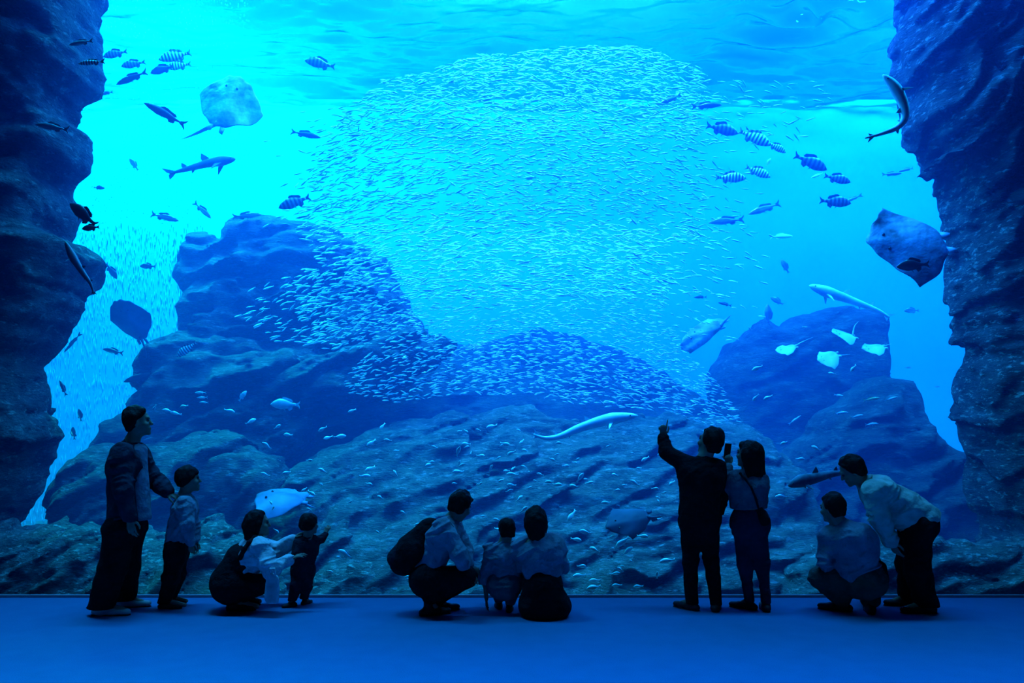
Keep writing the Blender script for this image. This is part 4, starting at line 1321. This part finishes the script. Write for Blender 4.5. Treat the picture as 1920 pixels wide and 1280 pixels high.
        if top.get('collar'):
            Cc = Field()
            for i in range(8):
                a0, a1 = 2*PI*i/8, 2*PI*(i+1)/8
                q0 = nk - tdir*.012*s + (wx*math.cos(a0) + cn*math.sin(a0))*.070*s
                q1 = nk - tdir*.012*s + (wx*math.cos(a1) + cn*math.sin(a1))*.070*s
                Cc.cone(q0, q1, .016*s, .016*s, .01)
            link('collar', Cc.mesh('collar', res*0.8, org), top['mat'], tm)
    if bottom:
        W = Field(); g = bottom.get('ease', .016)*s; wide = bottom.get('wide', 1.0)
        W.cone(pv + tdir*.03*s, (ha+hb)/2, .148*s+g*.4, .13*s+g, .08, n=cn, flat=.86)
        W.cone(ha, hb, .110*s+g, .110*s+g, .06)
        if bottom.get('seat') is not None:
            c = px3(bottom['seat'], Y); r = bottom.get('seat_r', .15)*s
            W.ell(c, ((1,0,0),(0,1,0),(0,0,1)), (r, r, r*.9), .08)
        for q in 'ab':
            hp, kn, an = K['hip_'+q], K['knee_'+q], K['ankle_'+q]
            W.cone(hp, kn, .092*s+g, (.066*s+g)*wide, .05)
            W.cone(kn, an + (kn-an)*bottom.get('short', .06), (.066*s+g)*wide, (.050*s+g*.7)*wide*bottom.get('hemw', 1), .03)
        W.noise(bottom.get('fold', .006), 10/s, 5.7, (1, 1, .6))
        W.folds(bottom.get('fold', .006)*.8, 11/s, 4.1, .3)
        W.cut((0, 0, -1), (0, 0, bottom.get('hem_z', .018)), .004)
        link(bottom.get('name', 'trousers'), W.mesh('trousers', res, org), bottom['mat'], root)
    for q in 'ab':
        an, to = K['ankle_'+q], K['toe_'+q]
        Sx = Field(); d = nrm(to-an); up_ = np.array([0, 0, 1.0])
        flat_foot = an[2] < .16*s
        fdv = nrm(np.array([d[0], d[1], 0])) if flat_foot else d
        sn_ = up_ if flat_foot else nrm(up_ - (up_ @ d)*d)
        base = an - sn_*.045*s
        heel = base - fdv*.05*s; tip = base + fdv*.175*s*J.get('foot', 1)
        if flat_foot: heel[2] = tip[2] = base[2] = .030*s
        mid_ = (heel+tip)/2
        Sx.cone(heel, base + fdv*.09*s, .036*s, .044*s, .02, n=sn_, flat=.9)
        Sx.cone(base + fdv*.09*s, tip, .045*s, .036*s, .02, n=sn_, flat=.72)
        Sx.cone(base, an, .042*s, .040*s, .03)
        if flat_foot: Sx.cut((0, 0, -1), (0, 0, .004), .004)
        so = link('shoe', Sx.mesh('shoe', res*.9, org), shoes, root)
        Sl = Field()
        lowz = sn_*(-.026*s if flat_foot else -.036*s)
        Sl.cone(heel + lowz, base + fdv*.09*s + lowz, .037*s, .046*s, .01, n=sn_, flat=.26)
        Sl.cone(base + fdv*.09*s + lowz, tip + lowz, .046*s, .038*s, .01, n=sn_, flat=.26)
        if flat_foot: Sl.cut((0, 0, -1), (0, 0, .001), .003)
        link('sole', Sl.mesh('sole', res*.8, org), SOLE, so)
    if extra: extra(K, root, org, s, dict(cn=cn, wx=wx, tdir=tdir, mid=mid, sp=sp, res=res, Y=Y))
    return root, K


def soft(name, build, mat, parent=None, org=None, res=.008, label=None, cat=None):
    """one more soft-shaped mesh (bag, strap, skirt ...)"""
    f = Field(); build(f)
    o0 = np.array(org if org is not None else (0, 0, 0), float)
    o = link(name, f.mesh(name, res, o0), mat, parent)
    if parent is None: o.location = tuple(o0)
    if label: tag(o, label, cat)
    return o


AWAY = np.array([0, 1.0, 0])
def man_extra(K, root, org, s, A):
    P = lambda x, y, d=0: px3((x, y, d), A['Y'])
    def inner(f):
        f.cone(P(257, 848, .03), P(262, 968, .03), .082, .098, .04, n=A['wx'], flat=1.0)
        f.noise(.010, 12, 2, (1, 1, .4))
        f.cut((0, 0, -1), P(263, 975, .05), .01)
    soft('shirt', inner, GREYBLUE, root, org)


# 1 -- tall man at the left, in profile, one hand on the boy's back
Y = 7.05
person('tall standing man in an open dark jacket, wide trousers and pale sneakers at the left', Y, 1.06, dict(
    head=(259, 790), neck=(247, 830), pelvis=(236, 985), sho_a=(229, 852, .17), sho_b=(254, 850, -.19),
    elb_a=(231, 918, .24), wri_a=(243, 971, .22), elb_b=(286, 899, -.22), wri_b=(314, 922, -.14), hem=(240, 968),
    hip_a=(226, 992, .09), hip_b=(243, 990, -.10), knee_a=(211, 1064, .10), knee_b=(236, 1060, -.10),
    ankle_a=gpt(191, 1153, .095), ankle_b=gpt(232, 1137, .095), toe_a=gpt(240, 1153, .03), toe_b=gpt(272, 1137, .03), foot=1.15),
    (.93, .30, .05), (.95, .25, 0), 'short',
    top=dict(mat=JACKET, name='jacket', ease=.034, loose=1.06, drop=.02, fold=.012, collar=True), bottom=dict(mat=BLACK, wide=1.24, hemw=1.30, ease=.022, fold=.010, hem_z=.062, short=-.25), shoes=SHOEW, extra=man_extra,
    hands=dict(a=dict(dir=(.15, 0, -1), back=(0, -1, 0), curl=.30, thumb=1), b=dict(dir=(.9, .1, -.55), back=(.3, -.3, .9), curl=.2, thumb=-1)))
# 2 -- the boy
Y = 7.26
person('boy in a pale shirt and dark trousers in front of the tall man', Y, .76, dict(
    head=(354, 898), neck=(344, 929), pelvis=(333, 1026), sho_a=(347, 944, .13), sho_b=(352, 942, -.14),
    elb_a=(352, 984, .17), wri_a=(357, 1016, .14), elb_b=(362, 982, -.15), wri_b=(366, 1014, -.12), hem=(334, 1016),
    hip_a=(330, 1032, .06), hip_b=(334, 1031, -.07), knee_a=(321, 1080, .07), knee_b=(331, 1078, -.07),
    ankle_a=gpt(309, 1141, .075), ankle_b=gpt(318, 1133, .075), toe_a=gpt(350, 1141, .03), toe_b=gpt(352, 1133, .03)),
    (.9, .42, .02), (.92, .38, 0), 'bowl',
    top=dict(mat=GREYBLUE, name='shirt', ease=.028, loose=1.05, drop=.02, fold=.008, collar=True), bottom=dict(mat=BLACK, wide=1.12, hemw=1.1, ease=.02, hem_z=.05, short=-.25), hs=.95, res=.0072,
    hands=dict(a=dict(dir=(.1, 0, -1), back=(0, -1, 0)), b=dict(dir=(.1, 0, -1), back=(0, 1, 0), thumb=-1)))


# 3 -- the crouching mother
def mother_extra(K, root, org, s, A):
    cn, wx, td, mid = A['cn'], A['wx'], A['tdir'], A['mid']
    def strap(f):
        a = K['sho_a'] + td*.03 - wx*0
        pts = [px3(p, A['Y']) for p in ((450, 1046, .20), (458, 1030, .215), (468, 1017, .205), (478, 1008, .15), (484, 1008, .08))]
        for p, q in zip(pts, pts[1:]): f.cone(p, q, .022, .022, .02)
    soft('strap', strap, BLACK, root, org)
    def dress(f):
        c = K['pelvis']
        f.cone(px3((455, 1048, .02), A['Y']), px3((436, 1092, .0), A['Y']), .15, .185, .08, n=(0, 1, 0), flat=1.05)
        f.ell(px3((434, 1094, .0), A['Y']), ((1,0,0),(0,1,0),(0,0,1)), (.17, .21, .165), .08)
        f.cone(px3((448, 1100, .10), A['Y']), px3((498, 1094, .10), A['Y']), .12, .085, .06)
        f.cone(px3((448, 1100, -.14), A['Y']), px3((500, 1094, -.14), A['Y']), .12, .085, .06)
        f.noise(.008, 9, 2)
    soft('pinafore_dress', dress, BLACK, root, org)


Y = 7.20
mo, _ = person('crouching woman in a white blouse and black pinafore, reaching out to the toddler', Y, .92, dict(
    head=(484, 981), neck=(476, 1010), pelvis=(440, 1092), sho_a=(487, 1024, .15), sho_b=(484, 1022, -.20),
    elb_a=(508, 1068, .20), wri_a=(543, 1050, .06), elb_b=(520, 1034, -.20), wri_b=(549, 1009, -.16), hem=(452, 1076),
    hip_a=(440, 1098, .09), hip_b=(440, 1098, -.12), knee_a=(502, 1092, .10), knee_b=(504, 1090, -.16),
    ankle_a=gpt(440, 1144, .085), ankle_b=gpt(450, 1134, .085), toe_a=gpt(486, 1144, .03), toe_b=gpt(490, 1134, .03)),
    (.93, .35, .02), (.9, .1, 0), 'bob', top=dict(mat=WHITE, name='blouse', ease=.034, drop=.02, fold=.012, sleeve='long'),
    bottom=dict(mat=BLACK, short=.3, wide=1.05), extra=mother_extra, hs=.98,
    hands=dict(a=dict(dir=(.8, .1, .45), back=(-.3, -.2, .8), curl=.25), b=dict(dir=(.8, .1, .5), back=(-.3, .1, .8), curl=.25, thumb=-1)))


def tote(f):
    P = lambda x, y, d: px3((x, y, d), 7.20)
    f.cone(P(510, 1084, .26), P(510, 1122, .26), .058, .066, .03, n=(0, 1, 0), flat=.38)
    f.noise(.006, 16, 4)
    f.cut((0, 0, -1), P(510, 1131, .26), .01)


tb = soft('tote_bag', tote, WHITE, None, px3((510, 1131, .26), 7.20), label='limp white cloth bag hanging from the arm of the crouching mother', cat='bag')
def tote_strap(f):
    P = lambda x, y, d: px3((x, y, d), 7.20)
    for a, b in (((503, 1080, .27), (507, 1066, .275)), ((507, 1066, .275), (514, 1066, .275)), ((514, 1066, .275), (517, 1080, .27))): f.cone(P(*a), P(*b), .009, .009, .005)
soft('strap', tote_strap, WHITE, tb, px3((510, 1131, .26), 7.20), res=.005)

# 4 -- the toddler
Y = 7.36
person('toddler in dark overalls holding one hand up, beside the crouching woman', Y, .50, dict(
    head=(580, 982), neck=(576, 1007), pelvis=(568, 1062), sho_a=(563, 1017, .03), sho_b=(588, 1015, -.06),
    elb_a=(557, 1038, .08), wri_a=(563, 1056, .05), elb_b=(602, 1011, -.12), wri_b=(611, 1000, -.14), hem=(568, 1058),
    hip_a=(562, 1066, .02), hip_b=(575, 1066, -.03), knee_a=(556, 1097, .05), knee_b=(575, 1097, .0),
    ankle_a=gpt(549, 1137, .07), ankle_b=gpt(571, 1133, .07), toe_a=gpt(541, 1138, .03), toe_b=gpt(578, 1131, .03)),
    (.62, .78, .0), (.35, .93, 0), 'bowl', top=dict(mat=NAVY, name='overalls', ease=.03, loose=1.12, drop=.03), bottom=dict(mat=NAVY, ease=.034, wide=1.02, hem_z=.055, short=-.25), hs=.80, res=.0065,
    hands=dict(a=dict(dir=(.1, .2, -1), back=(-1, 0, 0)), b=dict(dir=(.3, .2, .9), back=(-.2, -.9, 0), curl=.35, size=1.15)))


# 5 -- the man with the backpack
Y = 7.06
person('crouching man in a pale sweater wearing a black backpack, hands on his knee', Y, 1.0, dict(
    head=(864, 948), neck=(846, 974), pelvis=(795, 1078), sho_a=(831, 991, .20), sho_b=(852, 988, -.19),
    elb_a=(861, 1042, .25), wri_a=(872, 1070, .12), elb_b=(872, 1032, -.22), wri_b=(879, 1058, -.05), hem=(800, 1068),
    hip_a=(797, 1086, .10), hip_b=(800, 1086, -.10), knee_a=(872, 1080, .14), knee_b=(876, 1080, -.16),
    ankle_a=(803, 1122, .06), ankle_b=(820, 1122, -.10), toe_a=(822, 1147, .02), toe_b=(842, 1139, -.14)),
    (.42, .80, -.42), (.85, .35, 0), 'short', top=dict(mat=GREYBLUE, name='sweater', ease=.022, drop=.04, fold=.012), bottom=dict(mat=BLACK, ease=.022, wide=1.05), hs=1.02,
    hands=dict(a=dict(dir=(.75, 0, -.6), back=(.2, -.5, .8), curl=.3), b=dict(dir=(.5, .0, -.3), back=(.1, -.2, .9), curl=.3, thumb=-1)), up=(.35, .3, .9))


def pack(f):
    P = lambda x, y, d=0: px3((x, y, d), 7.06)
    ax = nrm(P(812, 985) - P(762, 1052)); side = np.cross(ax, (0, 1, 0))
    f.cone(P(806, 992), P(775, 1034), .105, .150, .06, n=(0, 1, 0), flat=1.05)
    f.cone(P(775, 1034), P(757, 1053), .150, .125, .06, n=(0, 1, 0), flat=1.1)
    f.noise(.008, 9, 8)


po = px3((770, 1040), 7.06)
bp = soft('backpack', pack, BLACK, None, po, res=.009, label='black backpack worn by the crouching man in the sweater', cat='backpack')
def pocket(f):
    P = lambda x, y, d=0: px3((x, y, d), 7.06)
    f.cone(P(762, 1022), P(746, 1046), .075, .095, .03, n=(0, 1, 0), flat=1.15)
soft('pocket', pocket, NAVY, bp, po)
for dd in (.17, -.15):
    def pstrap(f, dd=dd):
        P = lambda x, y, d=0: px3((x, y, d), 7.06)
        pts = [P(812, 984, dd*.7), P(826, 974, dd*.9), P(840, 979, dd*1.05), P(849, 992, dd*1.2)]
        for a, b in zip(pts, pts[1:]): f.cone(a, b, .020, .020, .01)
    soft('shoulder_strap', pstrap, NAVY, bp, po)

# 6 -- the squatting child
Y = 7.12
person('squatting child in a pale shirt seen from behind, one hand on the floor', Y, .66, dict(
    head=(950, 993), neck=(946, 1016), pelvis=(946, 1090), sho_a=(920, 1031, .02), sho_b=(965, 1029, -.02),
    elb_a=(910, 1080, -.02), wri_a=(912, 1122, .0), elb_b=(985, 1062, -.12), wri_b=(976, 1084, -.26), hem=(946, 1082),
    hip_a=(933, 1097, .02), hip_b=(958, 1097, .0), knee_a=(925, 1078, -.30), knee_b=(972, 1080, -.28),
    ankle_a=gpt(936, 1141, .08), ankle_b=gpt(955, 1147, .08), toe_a=gpt(930, 1134, .03), toe_b=gpt(958, 1139, .03)),
    (-.15, .97, -.1), (0, 1, 0), 'short', top=dict(mat=GREYBLUE, name='shirt', ease=.034, loose=1.1, drop=.07, fold=.010, sleeve='three'), bottom=dict(mat=TEAL, ease=.03, seat=(947, 1098, .02), seat_r=.19), hs=.80, res=.0072,
    hands=dict(a=dict(dir=(0, .1, -1), back=(-1, 0, 0), curl=.2), b=dict(dir=(-.3, .9, -.3), back=(0, 0, 1), curl=.3, thumb=-1)))


# 7 -- the kneeling woman
def kneel_extra(K, root, org, s, A):
    P = lambda x, y, d=0: px3((x, y, d), A['Y'])
    def skirt(f):
        f.cone(P(1016, 1066), P(1018, 1096), .135, .165, .06, n=(0, 1, 0), flat=.9)
        f.cone(P(1018, 1096), P(1020, 1138, -.05), .165, .19, .06, n=(0, 1, 0), flat=1.1)
        f.cone(P(998, 1134, -.02), P(1046, 1134, -.02), .12, .115, .06, n=(0, 1, 0), flat=1.4)
        f.noise(.008, 8, 6)
        f.cut((0, 0, -1), (0, 0, .006), .006)
    soft('skirt', skirt, BLACK, root, org)


Y = 6.95
person('kneeling woman with bobbed hair and a pale wrinkled shirt, right beside the squatting child', Y, .98, dict(
    head=(1004, 975), neck=(1008, 1006), pelvis=(1016, 1085), sho_a=(978, 1022, .0), sho_b=(1044, 1020, .02),
    elb_a=(977, 1060, -.14), wri_a=(990, 1082, -.32), elb_b=(1050, 1060, -.06), wri_b=(1044, 1082, -.26), hem=(1015, 1072),
    hip_a=(1003, 1096, -.02), hip_b=(1032, 1096, -.02), knee_a=(1000, 1132, -.34), knee_b=(1040, 1132, -.34),
    ankle_a=gpt(1004, 1152, .075), ankle_b=gpt(1036, 1152, .075), toe_a=gpt(1006, 1159, .04), toe_b=gpt(1034, 1159, .04), foot=.6),
    (-.05, .99, .05), (0, 1, 0), 'bob', top=dict(mat=GREYBLUE, name='shirt', ease=.022, drop=.03, fold=.013), bottom=None, extra=kneel_extra, hs=1.0,
    hands=dict(a=dict(dir=(.4, .8, -.3), back=(0, 0, 1)), b=dict(dir=(-.4, .8, -.3), back=(0, 0, 1), thumb=-1)))

# 8 -- the pointing man
Y = 7.22
person('man in black pointing up at the fish with a raised arm', Y, .97, dict(
    head=(1331, 828), neck=(1321, 858), pelvis=(1312, 966), sho_a=(1288, 873, .0), sho_b=(1344, 877, .02),
    elb_a=(1250, 848, -.06), wri_a=(1242, 818, -.10), elb_b=(1353, 922, -.05), wri_b=(1346, 966, -.18), hem=(1312, 958),
    hip_a=(1297, 972, .0), hip_b=(1327, 972, .0), knee_a=(1294, 1050, .0), knee_b=(1334, 1052, .0),
    ankle_a=gpt(1297, 1143, .085), ankle_b=gpt(1342, 1145, .085), toe_a=gpt(1274, 1138, .03), toe_b=gpt(1343, 1138, .03)),
    (-.62, .72, .22), (-.12, .99, 0), 'short', top=dict(mat=BLACK, name='shirt', ease=.024, loose=1.13, drop=.05), bottom=dict(mat=BLACK, wide=.9, hemw=.95, ease=.014, hem_z=.055, short=-.2), hs=1.04,
    hands=dict(a=dict(dir=(.10, -.05, 1), back=(.1, -1, 0), curl=.95, point=True, thumb=-1), b=dict(dir=(-.1, .2, -1), back=(1, 0, 0), curl=.3)), up=(.1, 0, 1))

# 9 -- the woman with the phone
Y = 7.20
person('standing woman with wavy hair and jeans, holding a phone beside the pointing man', Y, .92, dict(
    head=(1403, 851), neck=(1405, 884), pelvis=(1404, 975), sho_a=(1382, 897, .0), sho_b=(1424, 898, .03),
    elb_a=(1363, 917, -.05), wri_a=(1365, 874, -.14), elb_b=(1426, 936, -.08), wri_b=(1414, 958, -.22), hem=(1403, 948),
    hip_a=(1393, 980, .0), hip_b=(1419, 980, .0), knee_a=(1397, 1056, .0), knee_b=(1430, 1056, .0),
    ankle_a=gpt(1405, 1142, .085), ankle_b=gpt(1436, 1145, .085), toe_a=gpt(1385, 1139, .03), toe_b=gpt(1430, 1138, .03)),
    (-.72, .66, .05), (-.35, .93, 0), 'long', top=dict(mat=TEAL, name='top', ease=.018, drop=.02), bottom=dict(mat=DENIM, wide=.88, hemw=.78, hem_z=.07, short=-.2, ease=.014, name='jeans'), hs=1.0, shoes=SHOED,
    hands=dict(a=dict(dir=(0, .05, 1), back=(.2, -1, 0), curl=.55, thumb=-1), b=dict(dir=(-.4, .7, -.2), back=(.6, 0, .6))))
ph = at(1364, 846, 7.36)
pm = box_mesh('phone_body', (-.037, -.004, -.074), (.037, .004, .074))
pho = link('smartphone', pm, mat_plain('phone_case', (0.01, 0.01, 0.012), 0.3, 0.5))
pho.location = ph; pho.rotation_euler = (0.1, 0.05, 0.5)
tag(pho, 'dark smartphone held up by the woman next to the pointing man', 'phone')
link('screen', box_mesh('phone_screen', (-.034, .0035, -.070), (.034, .005, .070)), mat_plain('phone_glass', (0.02, 0.05, 0.1), 0.1, 0.6), pho)


def hipbag(f):
    P = lambda x, y, d=0: px3((x, y, d), 7.20)
    f.cone(P(1424, 957, .10), P(1431, 976, .10), .035, .062, .03, n=(0, 1, 0), flat=.7)
    f.cut((.25, 0, -1), P(1433, 986, .1), .01)
    f.noise(.005, 14, 3)


hb_o = px3((1430, 972, .10), 7.20)
hb_ = soft('shoulder_bag', hipbag, BLACK, None, hb_o, label='small dark bag on the hip of the woman with the phone', cat='bag')
def hbstrap(f):
    P = lambda x, y, d=0: px3((x, y, d), 7.20)
    pts = [P(1423, 956, .12), P(1418, 936, .155), P(1408, 912, .165), P(1395, 895, .135), P(1388, 887, .07), P(1386, 889, .0)]
    for a, b in zip(pts, pts[1:]): f.cone(a, b, .010, .010, .006)
soft('strap', hbstrap, BLACK, hb_, hb_o, res=.006)

# 10 -- the crouching man on the right
Y = 7.05
person('crouching man in a bluish work shirt and khaki trousers seen from behind on the right', Y, 1.02, dict(
    head=(1560, 952), neck=(1573, 980), pelvis=(1622, 1084), sho_a=(1552, 1004, -.04), sho_b=(1616, 1000, .12),
    elb_a=(1546, 1052, -.02), wri_a=(1556, 1064, -.26), elb_b=(1634, 1048, -.02), wri_b=(1612, 1068, -.26), hem=(1610, 1068),
    hip_a=(1608, 1090, -.04), hip_b=(1630, 1090, .06), knee_a=(1537, 1082, -.16), knee_b=(1622, 1076, -.46),
    ankle_a=gpt(1580, 1145, .10), ankle_b=gpt(1632, 1149, .10), toe_a=gpt(1560, 1143, .03), toe_b=gpt(1626, 1140, .03)),
    (-.55, .80, -.15), (-.35, .9, 0), 'short', top=dict(mat=GREYBLUE, name='work_shirt', ease=.024, loose=1.05, drop=.03, fold=.014, collar=True), bottom=dict(mat=KHAKI, ease=.024, wide=1.1, fold=.012), hs=1.0,
    hands=dict(a=dict(dir=(.3, .9, -.2), back=(0, 0, 1)), b=dict(dir=(-.4, .9, -.2), back=(0, 0, 1), thumb=-1)))


def waistbag(f):
    P = lambda x, y, d=0: px3((x, y, d), 7.05)
    f.cone(P(1648, 1062, .02), P(1650, 1086, .02), .058, .070, .04, n=(0, 1, 0), flat=1.2)
    f.noise(.006, 12, 3)


wo = px3((1650, 1075, .02), 7.05)
wb = soft('waist_bag', waistbag, BLACK, None, wo, label='round black bag at the back of the crouching man on the right', cat='bag')
# 11 -- the bending man
Y = 7.10
person('bending man in a loose cream shirt and dark wide trousers, leaning over at the right', Y, 1.04, dict(
    head=(1597, 882), neck=(1620, 903), pelvis=(1724, 976), sho_a=(1640, 920, .19), sho_b=(1634, 916, -.19),
    elb_a=(1650, 968, .22), wri_a=(1672, 1014, .16), elb_b=(1648, 966, -.22), wri_b=(1668, 1012, -.16), hem=(1722, 972),
    hip_a=(1726, 986, .09), hip_b=(1716, 986, -.10), knee_a=(1718, 1062, .10), knee_b=(1704, 1056, -.10),
    ankle_a=gpt(1738, 1149, .095), ankle_b=gpt(1705, 1135, .095), toe_a=gpt(1694, 1149, .03), toe_b=gpt(1670, 1135, .03), foot=1.1),
    (-.80, .25, -.55), (-.6, .1, -.8), 'short', top=dict(mat=CREAM, name='shirt', ease=.036, loose=1.16, drop=.06, fold=.014, sleeve='long', collar=True, hem_normal=(.72, 0, -.70)), bottom=dict(mat=BLACK, wide=1.2, hemw=1.15, ease=.022, fold=.010, hem_z=.06, short=-.25), hs=1.04,
    up=(-.55, 0, .83), hands=dict(a=dict(dir=(.35, 0, -.9), back=(-.8, -.3, .2), curl=.3), b=dict(dir=(.35, 0, -.9), back=(-.8, .3, .2), curl=.3, thumb=-1)))
